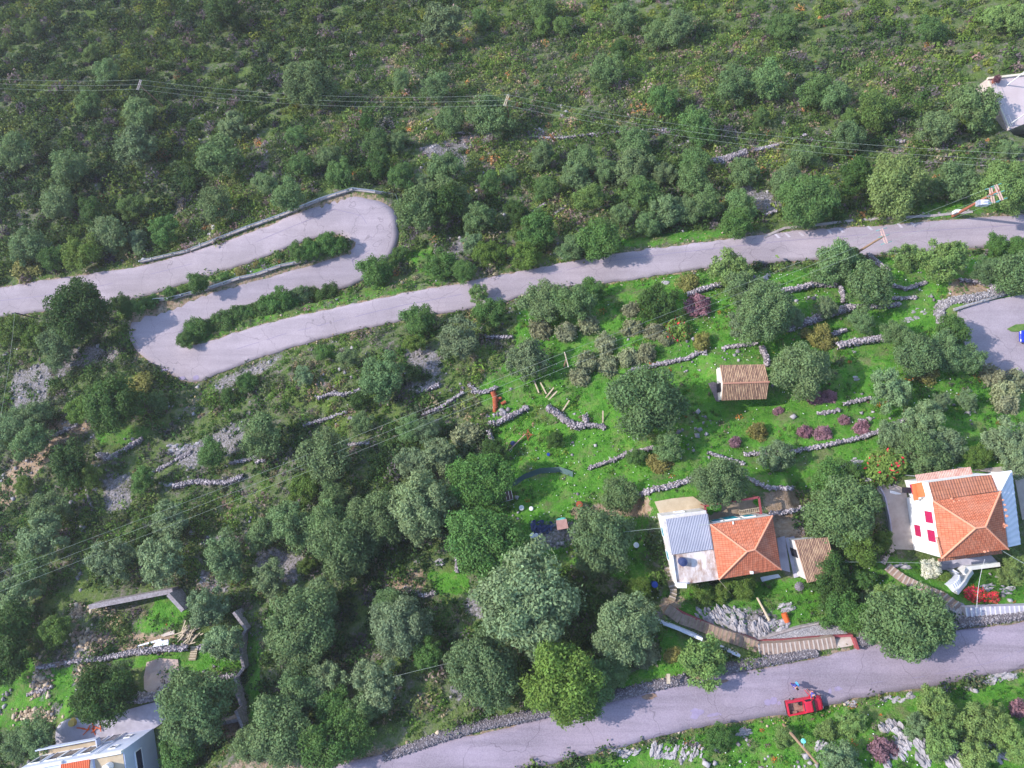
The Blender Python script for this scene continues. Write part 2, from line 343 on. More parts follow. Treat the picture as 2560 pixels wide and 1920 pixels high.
M['tile_brown_shaded'] = tilemat('brown_shaded_tile', (.36, .14, .085), (.43, .18, .11), (.36, .18, .15), .5, .45)  # darker than the main tile: shading of the north-sloping lean-to is in the colour
M['ridge_tile'] = mat('ridge_tile', (.66, .30, .20), .8)
def barrel(name):
    m = mat(name, (.5, .35, .2), .9, .1); q = N(m); tc = q.n('ShaderNodeTexCoord'); mp = q.n('ShaderNodeMapping'); q.l(tc.outputs['UV'], mp.inputs[0]); mp.inputs['Scale'].default_value = (5, 1.1, 1)
    f = q.noise(1, 5, mp.outputs[0], .75); q.col(q.ramp(f, [(.3, (.09, .06, .05)), (.44, (.22, .13, .10)), (.56, (.38, .25, .17)), (.72, (.52, .38, .27))])); return m
M['barrel'] = barrel('old_barrel_tile')
M['corr'] = noisy('corrugated_zinc', (.30, .31, .40), (.38, .39, .48), .6, .75, 0, .3)
M['corr_red'] = noisy('faded_red_sheet', (.40, .20, .17), (.60, .42, .38), 1.5, .8)
M['corr_white'] = noisy('white_sheet', (.62, .66, .80), (.72, .76, .88), .5, .6)
M['corr_orange'] = noisy('orange_sheet', (.62, .15, .05), (.72, .20, .08), 1, .6)
# ---------------------------------------------------------------- ground sheet
def poly_w(pl): return [tuple(G(a, b).xy) for a, b in pl]
ZU, ZV = proj(MX, MY, Z)
def dens(pl, soft=0): return inpoly(ZU, ZV, pl).astype(float)
GRASS = [[(1195,960),(1290,880),(1280,780),(1420,740),(1560,700),(1700,680),(1950,680),(2240,640),(2500,640),(2700,640),(2900,640),(2900,1230),(2300,1190),(2100,1200),(1960,1235),(1700,1240),(1620,1320),(1630,1500),(1500,1420),(1300,1390),(1280,1330),(1230,1280),(1240,1130)],
 [(1640,1490),(1720,1465),(1980,1450),(2140,1380),(2230,1390),(2330,1410),(2560,1430),(2800,1430),(2800,1520),(2400,1510),(2150,1560),(2090,1560),(1900,1590),(1700,1540)],
 [(1200,1990),(1560,1880),(1900,1800),(2200,1745),(2600,1680),(2900,1620),(2900,2250),(1200,2250)],
 [(380,1490),(450,1480),(480,1540),(400,1590),(340,1600),(320,1560),(370,1530)],[(300,1620),(620,1620),(620,1680),(420,1680),(260,1660)],
 [(-200,1640),(60,1640),(175,1680),(170,1800),(60,1840),(-200,1850)],[(170,1660),(230,1640),(230,1740),(180,1790)],
 [(1640,1540),(1700,1570),(1760,1620),(1700,1700),(1560,1730),(1520,1720),(1640,1640)],[(610,1560),(650,1580),(660,1800),(620,1830)],
 [(1050,1420),(1170,1430),(1180,1490),(1090,1480)],[(240,1070),(380,1065),(370,1100),(270,1115),(240,1100)],
 [(970,780),(1060,735),(1070,700),(1000,640),(1080,610),(1110,700),(1190,700),(1000,735)],[(1540,600),(1850,560),(1850,590),(1560,620)],[(2260,520),(2420,490),(2600,490),(2560,530),(2300,545)]]
ROCKP = [[(1005,875),(1060,862),(1100,880),(1112,930),(1080,940),(1020,915)],[(1020,955),(1110,945),(1110,975),(1020,985)],[(1110,640),(1150,590),(1180,590),(1150,650)],
 [(135,900),(180,860),(300,870),(290,900),(190,920),(150,960)],[(405,1110),(460,1110),(500,1100),(590,1050),(620,1060),(600,1130),(470,1180),(440,1160)],[(250,1190),(330,1180),(330,1270),(260,1290)],
 [(500,1340),(590,1330),(580,1370),(500,1370)],[(490,1430),(560,1430),(590,1490),(520,1490)],[(640,1370),(760,1370),(750,1450),(640,1440)],[(1360,1300),(1480,1310),(1470,1370),(1330,1370)],
 [(1110,1700),(1150,1700),(1180,1750),(1130,1760)],[(1800,1515),(1960,1530),(1980,1580),(1890,1600),(1760,1550)],[(1150,1490),(1200,1490),(1220,1560),(1170,1540)],[(700,1400),(760,1400),(740,1460),(690,1460)],
 [(1840,450),(1930,480),(1960,520),(1880,540),(1840,500)],[(1100,440),(1150,380),(1180,400),(1140,450)],[(70,1820),(180,1730),(140,1800)],[(80,1690),(130,1690),(120,1760),(80,1740)],
 [(180,1600),(230,1590),(220,1650),(180,1680)],[(180,1670),(250,1660),(240,1700),(190,1760)],[(1880,735),(1905,700),(1940,710),(1900,760)],[(520,960),(640,905),(760,850),(660,930),(540,985)],[(30,930),(140,900),(120,1000),(30,1080)],
 [(2250,870),(2340,900),(2330,930),(2260,920)],[(1040,370),(1240,320),(1250,350),(1080,400)]]
DIRTP = [[(1900,1228),(1990,1220),(2030,1245),(2020,1300),(1920,1290)],[(1930,1290),(2025,1280),(2030,1330),(1940,1380)],[(180,1590),(440,1580),(430,1630),(200,1640)],
 [(1420,1270),(1620,1240),(1640,1290),(1440,1300)],[(1650,1500),(1700,1480),(1720,1500),(1650,1560)],[(1180,480),(1220,440),(1280,460),(1260,500)],
 [(60,1050),(200,1010),(280,980),(240,1060),(120,1150),(0,1290),(0,1230)],[(2380,700),(2460,700),(2480,740),(2360,750)],[(540,1800),(620,1790),(620,1840),(540,1850)],[(940,1450),(1010,1420),(1070,1420),(1050,1500),(960,1500)]]
zg = np.zeros_like(ZU); zr = np.zeros_like(ZU); zd = np.zeros_like(ZU)
for p_ in GRASS: zg = np.maximum(zg, dens(p_))
for p_ in ROCKP: zr = np.maximum(zr, dens(p_))
for p_ in DIRTP: zd = np.maximum(zd, dens(p_))
def blur(a, k=2):
    for _ in range(k): a = (a+np.roll(a, 1, 0)+np.roll(a, -1, 0)+np.roll(a, 1, 1)+np.roll(a, -1, 1))/5
    return a
nzz = fbm(MX, MY, 6, 21)
zg = np.clip(blur(zg)*1.0-.32*(nzz > .62), 0, 1); zr = np.clip(blur(zr)*.85+.25*(fbm(MX, MY, 5, 31) > .68)*(ZV > 250)*(ZV < 1600)*(1-zg), 0, 1); zd = blur(zd)
zd = np.maximum(zd, .55*(1-sstep(.15, .7, ROADD))); zg = np.maximum(zg, .5*inpoly(ZU, ZV, [(250,760),(380,735),(640,640),(860,575),(885,620),(860,645),(640,690),(420,750),(300,790)])+.5*inpoly(ZU, ZV, [(450,860),(640,765),(860,715),(1180,690),(860,775),(640,830),(480,875)]))
zone_raw = (zg, zr, zd)
ny, nx = MX.shape
vv = np.c_[MX.ravel(), MY.ravel(), Z.ravel()]
idx = np.arange(nx*ny).reshape(ny, nx)
fc = np.stack([idx[:-1, :-1], idx[:-1, 1:], idx[1:, 1:], idx[1:, :-1]], -1).reshape(-1, 4)
bord = np.concatenate([idx[0, :], idx[1:, -1], idx[-1, -2::-1], idx[-2:0:-1, 0]])
bc = vv[bord]; cx, cy = (GX0+GX1)/2, (GY0+GY1)/2
out = bc.copy(); out[:, 0] = cx+(bc[:, 0]-cx)*4; out[:, 1] = cy+(bc[:, 1]-cy)*4; out[:, 2] = bc[:, 2]-np.where(bc[:, 1] > 60, 90, 0)
ob = len(vv)+np.arange(len(bord)); vv = np.vstack([vv, out])
fo = np.stack([bord, ob, np.roll(ob, -1), np.roll(bord, -1)], -1); fc = np.vstack([fc, fo])
def npmesh(name, V, Fq, mats, smooth=False):
    me = bpy.data.meshes.new(name); me.vertices.add(len(V)); me.vertices.foreach_set('co', np.ascontiguousarray(V, np.float32).ravel())
    k = Fq.shape[1]; me.loops.add(Fq.size); me.loops.foreach_set('vertex_index', np.ascontiguousarray(Fq, np.int32).ravel())
    me.polygons.add(len(Fq)); me.polygons.foreach_set('loop_start', np.arange(0, Fq.size, k, dtype=np.int32)); me.polygons.foreach_set('loop_total', np.full(len(Fq), k, np.int32))
    if smooth: me.polygons.foreach_set('use_smooth', np.ones(len(Fq), bool))
    me.update(calc_edges=True); me.materials.append(mats); return me
me = npmesh('ground', vv, fc, gm, True)
ca = me.attributes.new('zone', 'FLOAT_COLOR', 'POINT'); cc = np.zeros((len(vv), 4), np.float32); cc[:, 3] = 1
cc[:nx*ny, 0] = zg.ravel(); cc[:nx*ny, 1] = zr.ravel(); cc[:nx*ny, 2] = zd.ravel(); ca.data.foreach_set('color', cc.ravel())
go = bpy.data.objects.new('ground', me); W.objects.link(go); tag(go, 'stony green hillside ground of terraces and grass', kind='structure'); 
# ---------------------------------------------------------------- roads
def roadmesh(name, RD, m, label):
    k = 8; V = []; n_ = len(RD)
    for i, r in enumerate(RD):
        a = np.array(r[:3]); b = np.array(r[3:]); a[2] = b[2] = r[2]; L = np.linalg.norm(b-a)+1e-6
        ja = (fbm(a[0], a[1], 1.1, 4)-.5)*.5; jb = (fbm(b[0], b[1], 1.1, 8)-.5)*.5; d_ = (b-a)/L
        a2 = a-d_*ja; b2 = b+d_*jb
        V.append(a2-d_*.05-[0, 0, .35]); 
        for j in range(k+1): V.append(a2+(b2-a2)*j/k+[0, 0, .04*math.sin(math.pi*j/k)])
        V.append(b2+d_*.05-[0, 0, .35])
    V = np.array(V); w_ = k+3; idx = np.arange(n_*w_).reshape(n_, w_)
    Fq = np.stack([idx[:-1, :-1], idx[:-1, 1:], idx[1:, 1:], idx[1:, :-1]], -1).reshape(-1, 4)
    o = bpy.data.objects.new(name, npmesh(name, V, Fq, m, True)); W.objects.link(o); return tag(o, label, kind='structure')
roadmesh('road', RD1[:, :], M['road_low'], 'lower concrete road where the red pickup stands')
roadmesh('road', RD2[:, :], M['road_up'], 'upper concrete road with two hairpin bends')
pk = [P(a, b, PARKD) for a, b in PARK]; b_ = MB(); b_.prism([Vector((p.x, p.y, p.z+.02)) for p in pk], pk[0].z-.5)
tag(b_.build('road', M['road_up']), 'pale concrete turning area with the blue car', kind='structure')
def z_road(p):                                        # top of the nearest road
    d_ = np.hypot(RC[:, 0]-p.x, RC[:, 1]-p.y); i = int(np.argmin(d_)); t = min(1, d_[i]/max(RC[i, 3], .1)); return RC[i, 2]+.04*math.sin(math.pi*(1-t)/2)
def on_road(u, v, dg):
    p = P(u, v, dg)
    for _ in range(4): p = P(u, v, CAMZ-z_road(p))
    return p
def decal(name, pl, dg, m, label, jit=0, off=.006):
    b_ = MB(); pp = [on_road(a, c_, dg) for a, c_ in pl]; b_.poly([p+Vector((0, 0, off)) for p in pp]); o = b_.build(name, m); return tag(o, label, kind='structure')
def blob(u, v, ru, rv, n=14, ang=0): 
    return [(u+(ru*math.cos(t)*math.cos(ang)-rv*math.sin(t)*math.sin(ang))*(.8+.35*random.random()), v+(ru*math.cos(t)*math.sin(ang)+rv*math.sin(t)*math.cos(ang))*(.8+.35*random.random())) for t in [2*math.pi*i/n for i in range(n)]]
def strip(name, pl, dg, wpx, m, label, off=.005):
    b_ = MB(); pts_ = []
    for (a, c_), (e, f_) in zip(pl[:-1], pl[1:]):
        n_ = max(1, int(math.hypot(e-a, f_-c_)/22))
        for i in range(n_): pts_.append((a+(e-a)*i/n_, c_+(f_-c_)*i/n_))
    pts_.append(pl[-1]); pp = [on_road(a, c_+random.uniform(-.7, .7), dg)+Vector((0, 0, off)) for a, c_ in pts_]
    for p, r in zip(pp[:-1], pp[1:]):
        t = (r-p).normalized(); s_ = Vector((-t.y, t.x, 0))*wpx*dg/F/2; b_.poly([p+s_, p-s_, r-s_, r+s_])
    return tag(b_.build(name, m), label, kind='structure')
strip('road_joint', [(2556,1660-35),(2480,1655),(2300,1693),(2240,1699),(2150,1712)], 79, 1.2, M['joint'], 'dark crack along the lower road')
strip('road_joint', [(1325,727-30),(1500,655),(1750,625),(1980,600),(2230,582),(2556,562)], 105, 1.3, M['joint'], 'old joint line along the upper road', .007)
strip('road_joint', [(1210,725),(1000,765),(850,800),(700,838),(540,890)], 109, 1.3, M['joint'], 'old joint line below the hairpins', .007)
strip('road_joint', [(640,605),(835,522),(905,540),(930,580),(925,625),(880,650),(893,700)], 115, 1.2, M['joint'], 'curved crack in the right hairpin bend', .007)
strip('road_joint', [(480,660),(300,705),(140,735),(0,752)], 118, 1.2, M['joint'], 'joint line of the lowest road leg', .007)
for u, v, ru, rv, mm, nm in ((1737,1785,13,14,'patch','stain'),(1752,1780,8,7,'patch','stain'),(1785,1790,18,8,'patch','stain'),(1920,1756,9,9,'patch','stain'),(1934,1752,9,10,'patch','stain'),(1948,1758,5,5,'patch','stain'),(2076,1728,7,7,'patch','stain'),(2094,1722,8,8,'patch','stain'),(2104,1726,5,6,'patch','stain'),
                             (1624,1741,20,8,'mud','puddle'),(1806,1704,16,4,'mud','puddle'),(455,946,8,5,'patch','stain'),(490,944,9,6,'patch','stain'),(375,903,6,4,'patch','stain'),(410,925,12,3,'patch','stain')):
    decal('road_'+nm, blob(u, v, ru, rv, 14, -.2), 80 if v > 1000 else 111, M[mm], {'stain': 'dark damp stain on the road concrete', 'puddle': 'rusty brown puddle mark at the road edge'}[nm], off=.008)
for i in (0, 1, 2, 4, 5, 7, 9, 10):
    u = 1930+i*34+random.uniform(-6, 6); v = 586-(u-1930)*.085
    decal('road_marking', [(u, v), (u+6, v-1), (u+17, v+9), (u+10, v+10)], 104.8, M['paint'], 'worn white hatching on the upper road edge', off=.009)
# low kerb walls beside the roads
def kerb(pl, wpx, h, m, name, label, cat, dg=None):
    b_ = MB(); pp = [G(a, c_) for a, c_ in pl]; q_ = []
    for p, r in zip(pp[:-1], pp[1:]):
        n_ = max(1, int((r-p).length/1.2)); q_ += [p.lerp(r, i/n_) for i in range(n_)]
    q_.append(pp[-1]); w_ = wpx*90/F/2; A = []
    for i, p in enumerate(q_):
        t = (q_[min(i+1, len(q_)-1)]-q_[max(i-1, 0)]); t = Vector((t.x, t.y, 0)).normalized(); s_ = Vector((-t.y, t.x, 0)); zz = float(zt(p.x, p.y))
        A.append([Vector((p.x, p.y, 0))+s_*w_+Vector((0, 0, zz-.4)), Vector((p.x, p.y, 0))+s_*w_+Vector((0, 0, zz+h)), Vector((p.x, p.y, 0))-s_*w_+Vector((0, 0, zz+h)), Vector((p.x, p.y, 0))-s_*w_+Vector((0, 0, zz-.4))])
    for a, c_ in zip(A[:-1], A[1:]):
        for j in range(3): b_.poly([a[j], c_[j], c_[j+1], a[j+1]])
    b_.poly(A[0]); b_.poly(A[-1][::-1]); o = b_.build(name, m); return tag(o, label, cat)
kerb([(1910,592),(1960,571),(2050,562),(2140,551),(2240,545),(2330,540),(2430,530)], 7, .22, M['kerb'], 'low_wall', 'low pale concrete wall along the downhill edge of the upper road', 'wall')
# ---------------------------------------------------------------- landmarks and labels
LM = [('the tiled stone shed', 1860, 955), ('the metal-roofed house', 1790, 1380), ('the big white house', 2410, 1300), ('the red pickup', 2015, 1770), ('the blue car', 2550, 843),
 ('the transformer pole', 2440, 500), ('the white terrace', 2520, 260), ('the right hairpin bend', 950, 590), ('the left hairpin bend', 370, 850), ('the little teal hut', 1405, 1305),
 ('the rusty barrels', 1240, 1000), ('the pale balcony building', 250, 1870), ('the sand patch', 345, 1680), ('the middle wire pole', 1416, 898), ('the left upper wire pole', 348, 211), ('the right upper wire pole', 1267, 250)]
DN = ['right of', 'upper right of', 'above', 'upper left of', 'left of', 'lower left of', 'below', 'lower right of']
ORD = ['nearest', 'second', 'third', 'fourth', 'fifth', 'sixth', 'seventh', 'eighth', 'ninth', 'tenth', 'eleventh', 'twelfth', '13th', '14th', '15th', '16th']
pend = []
def later(o, desc, u, v, cat, group): pend.append((o, desc, u, v)); o['category'] = cat; o['group'] = group
def finish_labels():
    from collections import defaultdict
    dd = defaultdict(list)
    for o, desc, u, v in pend:
        j = min(range(len(LM)), key=lambda i: math.hypot(LM[i][1]-u, LM[i][2]-v)); a = math.atan2(-(v-LM[j][2]), u-LM[j][1]); k = int(round(a/(math.pi/4))) % 8
        dd[(desc, j, k)].append((math.hypot(LM[j][1]-u, LM[j][2]-v), id(o), o))
    for (desc, j, k), l in dd.items():
        l.sort(key=lambda x: x[:2])
        for i, (_, _, o) in enumerate(l):
            o['label'] = f"{desc} {DN[k]} {LM[j][0]}" + ('' if len(l) == 1 else f", {ORD[min(i, 15)]} {'to it' if i == 0 else 'from it'}")
# ---------------------------------------------------------------- foliage prototypes
def unit(v): return v/(np.linalg.norm(v, axis=-1, keepdims=True)+1e-9)
def leafquads(C, Nn, size, rs, asp=.5):
    n_ = len(C); t = unit(np.cross(Nn, unit(rs.normal(size=(n_, 3))))); b_ = np.cross(Nn, t); s_ = (size*(.6+.8*rs.random(n_)))[:, None]
    V = np.stack([C-t*s_-b_*s_*asp*.3, C-b_*s_*asp, C+t*s_, C+b_*s_*asp], 1)
    return V.reshape(-1, 3)
def crown(seed, nb, nl, leaf, rz=.8, br=(.26, .42), lump=.16, spread=.72, frond=False):
    rs = np.random.default_rng(seed); u_ = unit(rs.normal(size=(nb, 3))); u_[:, 2] = np.abs(u_[:, 2])*1.0-.25*rs.random(nb); u_ = unit(u_)
    rr = spread*(.55+.5*rs.random(nb))[:, None]; Cb = u_*rr; Cb[0] = 0; R_ = br[0]+(br[1]-br[0])*rs.random(nb); R_[0] = .55
    sq = 1+.09*np.sin(np.arctan2(Cb[:, 1], Cb[:, 0])*rs.integers(2, 4)+rs.random()*6); Cb *= sq[:, None]
    wgt = R_**2; bi = rs.choice(nb, nl, p=wgt/wgt.sum()); dv = unit(rs.normal(size=(nl, 3))); dv[:, 2] += .25; dv = unit(dv)
    # small-scale tufts on each blob
    ph = rs.random((nb, 3))*6; w_ = np.sin(dv[:, 0]*9+ph[bi, 0])*np.sin(dv[:, 1]*9+ph[bi, 1])*np.sin(dv[:, 2]*9+ph[bi, 2])
    rad = R_[bi]*(1+lump*2*w_-.35*rs.random(nl)**2); C = Cb[bi]+dv*rad[:, None]
    Nn = unit(dv*.9+unit(rs.normal(size=(nl, 3)))*.75); V = leafquads(C, Nn, leaf, rs)
    V[:, 2] *= rz; mx = np.percentile(np.hypot(V[:, 0], V[:, 1]), 96); V /= mx
    var = np.clip(.5+.22*(rs.random(nb)-.5)[bi]*1.6+.5*(rs.random(nl)-.5)+.18*w_, 0, 1)
    return V, var
def leafobj(name, V, var, m):
    n_ = len(V)//4; me = npmesh(name, V, np.arange(n_*4).reshape(-1, 4), m); a = me.attributes.new('var', 'FLOAT', 'FACE'); a.data.foreach_set('value', var.astype(np.float32)); a = me.attributes.new('fl', 'FLOAT', 'FACE'); a.data.foreach_set('value', (np.random.default_rng(n_).random(n_)*.999).astype(np.float32)); return me
PR = {'big': [leafobj('crown', *crown(100+i, 75, 26000, .030, .85, (.12, .24), .2), M['leaf']) for i in range(4)],
      'mid': [leafobj('crown', *crown(200+i, 40, 11000, .043, .85, (.15, .28), .24, .8), M['leaf']) for i in range(7)],
      'shrub': [leafobj('foliage', *crown(300+i, 18, 3200, .075, .7, (.22, .4), .2), M['leaf']) for i in range(6)],
      'wispy': [leafobj('crown', *crown(400+i, 46, 9500, .048, .85, (.11, .23), .3, .85), M['leaf']) for i in range(4)],
      'bare': [leafobj('twigs', *crown(500+i, 20, 2600, .09, .75, (.18, .36), .3), M['leaf']) for i in range(2)]}
def trunkmesh(seed):
    random.seed(seed); b_ = MB(); p0 = Vector((0, 0, -.25)); p1 = Vector((random.uniform(-.08, .08), random.uniform(-.08, .08), .45)); b_.tube(p0, p1, .10, .075, 7)
    for i in range(5):
        a = i*1.257+random.random(); e = p1+Vector((math.cos(a)*.35, math.sin(a)*.35, .3+.2*random.random())); b_.tube(p1, e, .055, .035, 6)
        for s_ in (-.5, .5): b_.tube(e, e+Vector((math.cos(a+s_)*.25, math.sin(a+s_)*.25, .22)), .03, .012, 5)
    o = b_.build('trunk', M['bark']); me = o.data; bpy.data.objects.remove(o); return me
TR = [trunkmesh(i) for i in range(4)]; random.seed(11)
# kind: proto, colour, noun, description, category
KD = {'o': ('mid', (.108, .168, .068), 'olive_tree', 'grey-green olive tree', 'tree'), 's': ('wispy', (.135, .19, .095), 'olive_tree', 'silvery olive tree', 'tree'), 'l': ('mid', (.125, .185, .062), 'olive_tree', 'pale yellowish olive tree', 'tree'),
 'g': ('mid', (.072, .142, .036), 'broadleaf_tree', 'fresh green tree', 'tree'), 'y': ('mid', (.095, .152, .030), 'broadleaf_tree', 'yellow-green tree', 'tree'), 'd': ('mid', (.045, .090, .022), 'evergreen_tree', 'dark evergreen tree', 'tree'),
 'f': ('wispy', (.14, .21, .065), 'feathery_tree', 'feathery light green tree', 'tree'), 'c': ('bare', (.19, .20, .115), 'prickly_shrub', 'grey-green prickly shrub', 'shrub'), 'p': ('bare', (.22, .12, .145), 'bare_shrub', 'bare purplish shrub', 'shrub'),
 'r': ('shrub', (.11, .165, .035), 'flowering_shrub', 'red-flecked green shrub', 'shrub'), 'b': ('shrub', (.17, .16, .05), 'bush', 'brownish olive bush', 'shrub'), 'w': ('wispy', (.52, .47, .43), 'blossoming_tree', 'white-blossoming tree', 'tree'), 'v': ('shrub', (.38, .25, .26), 'bare_shrub', 'round pinkish shrub', 'shrub'),
 'x': ('shrub', (.10, .12, .03), 'bougainvillea', 'crimson-flowering hedge', 'shrub')}
ALPHA = {'r': .94, 'x': .35}
TREES = """269,184,38,o 222,259,42,g 351,285,48,o 345,370,58,s 41,380,50,o 177,421,52,o 585,316,42,s 550,396,62,o 475,463,24,d 557,32,55,d 664,459,36,o 544,512,50,o 85,75,28,y 228,136,26,y 149,507,45,o
1108,63,62,s 773,215,72,o 1004,202,32,o 1090,215,42,o 944,354,38,g 994,358,32,o 741,342,30,g 849,433,40,g 754,411,34,g 823,392,36,o 950,411,40,d 1001,440,38,g 1115,421,48,o 1127,304,38,o 1229,291,62,o 1055,459,26,s 1124,487,60,o 1225,459,34,g 722,494,48,o 1203,50,30,g 918,307,22,d 1273,440,26,o
1558,44,42,o 1691,70,48,o 1638,89,38,o 1359,28,40,g 1356,63,28,y 1407,66,28,y 1517,177,50,o 1657,250,42,g 1742,320,52,g 1834,215,52,o 1919,209,55,o 1353,392,40,o 1457,402,40,o 1584,358,46,o 1514,427,34,o 1584,418,50,s 1660,434,34,s 1365,468,36,g 1438,440,42,s 1736,408,40,g 1733,459,45,o 1856,430,42,o 1473,494,44,y 1603,487,48,g 1546,123,26,d 1945,63,34,g 1543,212,17,v 1910,104,12,p
1964,70,36,g 2037,231,50,g 2088,247,42,o 2183,278,50,y 2123,301,30,y 2119,342,42,o 2335,320,50,o 2436,269,62,o 2009,392,42,o 2021,507,74,g 1964,452,45,o 2135,443,52,d 2233,471,82,l 2392,452,58,o 2509,468,70,f 2490,47,38,f 2540,47,45,f 2328,79,40,g 1901,294,26,g 2094,380,20,y 2521,373,28,s
73,618,55,o 73,675,40,b 209,631,55,y 275,587,55,o 301,625,42,b 345,599,28,s 348,621,20,s 411,577,42,g 231,530,42,d 332,520,38,y 130,647,38,g 203,780,88,d 152,859,48,o 85,833,38,y 32,827,45,y 142,897,30,o 301,757,26,d 497,710,30,g 426,732,18,g 494,824,32,g 563,802,32,g 677,764,34,g 627,783,24,g 551,580,18,y
817,606,33,g 748,631,30,g 779,625,26,g 850,612,22,g 703,754,40,g 748,738,30,o 823,738,32,d 944,681,50,g 998,640,28,g 1045,523,60,o 1115,507,55,d 1197,545,42,o 1292,530,36,d 1102,662,42,g 1159,675,32,g 1222,634,42,y 1178,609,30,s 1311,640,42,y 1344,578,54,g 1197,736,26,f 1225,786,42,g 1051,802,45,g 1036,859,28,y 1146,846,52,s 956,941,60,o 1320,903,50,s 814,881,26,g 871,897,28,o 760,941,26,s
1432,618,42,o 1498,602,55,g 1555,536,34,o 1619,561,36,o 1669,526,50,s 1729,523,42,o 1767,511,42,o 1853,514,45,o 1840,561,42,g 1824,675,55,f 1859,723,48,o 1905,785,76,o 1859,808,45,s 1359,754,55,o 1432,754,55,o 1476,729,34,g 1644,757,50,d 1720,710,30,b 1748,767,32,p 1695,827,36,r 1752,856,24,b
1353,824,30,c 1419,833,28,c 1470,811,28,c 1574,776,24,c 1581,821,26,c 1638,833,26,c 1514,862,28,c 1574,894,30,c 1615,884,26,c 1666,846,20,c 1520,916,28,c 1463,909,30,c 1451,944,26,c 1612,1003,86,o
2082,659,60,o 2132,650,32,f 2170,720,62,o 2268,647,45,f 2354,653,62,f 2461,675,38,o 2493,618,34,g 2547,625,35,g 2540,688,60,o 2063,770,28,s 1987,799,24,s 2151,805,32,o 2237,830,36,o 2379,827,45,g 2363,878,48,o 2287,890,52,o 2420,897,38,o 2040,840,32,b 2066,856,26,b 1996,928,68,o 2224,978,55,s 2477,947,32,c 2540,954,32,c 2316,944,28,b
2309,1051,55,s 2230,1092,42,s 2303,1136,60,o 2357,1117,50,s 2515,1105,60,s 2542,1150,42,s 2442,1142,32,y 2211,1174,50,r 2066,1193,46,g 2126,1187,32,g 2104,1275,85,o 1940,1142,44,s 2350,1006,26,s 2417,1000,26,s 2509,984,35,c 2518,1013,32,c 2148,1364,50,y 2205,1351,24,y 2066,1430,50,d 2090,1480,45,d 2100,1527,52,g 2325,1425,28,w 2360,1447,20,y 2540,1415,35,f 2531,1445,38,f 2430,1487,20,x 2452,1494,20,x 2482,1497,16,x 2170,1489,24,s 2154,1451,32,g 2268,1552,95,o 2218,1504,42,f 2135,1542,42,g
1549,1237,45,o 1796,1206,65,o 1672,1117,38,o 1653,1158,32,b 1501,1351,80,o 1388,1098,20,d 1590,1142,24,g 900,1003,22,d 906,1057,26,o 1026,1073,32,o 1067,1076,30,s 1165,1092,36,c 1089,1142,40,s 1036,1162,42,s 1111,1136,32,s 1200,1200,70,g 1055,1263,75,s 944,1294,68,o 858,1370,72,o 817,1304,50,o 732,1313,55,o 817,1142,60,o 760,1218,40,y 1210,1348,85,g 659,1332,42,o 1238,1130,30,d 836,1244,36,o 766,1415,24,y
285,1013,65,d 202,1025,36,y 395,1003,26,o 177,1162,50,d 221,1187,36,y 63,1212,26,y 127,1266,45,o 111,1339,55,s 28,1073,45,o 89,1044,40,o 79,1105,45,o 652,1089,50,o 532,1136,34,g 358,1199,30,g 424,1304,45,s 285,1399,55,s 411,1399,55,s 566,1396,55,o 85,1434,45,o 674,1446,40,s 355,962,32,b 620,956,26,g 570,991,20,g 373,1350,28,d
519,1514,45,s 563,1606,42,s 269,1732,68,d 304,1694,38,o 490,1764,82,o 475,1827,55,o 456,1881,50,g 98,1840,45,o 38,1859,35,o 32,1571,60,d 28,1653,50,d 41,1495,50,s 136,1577,40,y 633,1856,42,o 703,1821,72,o 823,1859,62,g 887,1843,50,g 760,1726,55,o 823,1701,45,s 836,1773,45,g 903,1780,42,o 760,1558,85,o 798,1504,50,s 941,1704,55,s 1001,1565,66,s 975,1504,34,o 1070,1634,36,g 1210,1678,82,o 1320,1500,125,s 1560,1570,82,s 1407,1700,90,y 1484,1714,62,o 1530,1678,38,o 1615,1640,32,c 1758,1653,58,f 1682,1643,24,b 1755,1485,30,y 1859,1463,34,y 1805,1478,28,y 1596,1473,30,y 1793,1846,34,g
2339,1769,48,f 2368,1809,42,f 2291,1815,35,s 2349,1855,42,f 2448,1805,45,f 2484,1795,35,f 2514,1829,40,f 2205,1869,33,p 2436,1886,40,f 2542,1775,24,p 2124,1808,36,f 2066,1826,27,f 2097,1894,42,s 1960,1842,26,f 2548,1872,36,f 1895,1080,26,b 2010,1080,18,p 2060,1085,22,p 345,766,22,g 322,772,20,d 375,757,18,g 655,662,16,g 600,680,16,b 505,708,18,g 463,848,24,g 530,815,24,g 600,787,26,g 652,775,26,d 695,648,18,g 640,668,15,b 560,692,15,g 460,722,15,y 385,748,14,g 785,735,20,y 770,612,20,g 2150,1070,22,p 2110,1050,14,p 1835,1105,16,p 2040,995,22,p 2075,995,20,p 1945,1030,14,p"""
SZ = [(28, 'small'), (46, 'mid-sized'), (66, 'large'), (999, 'very large')]
trs = []
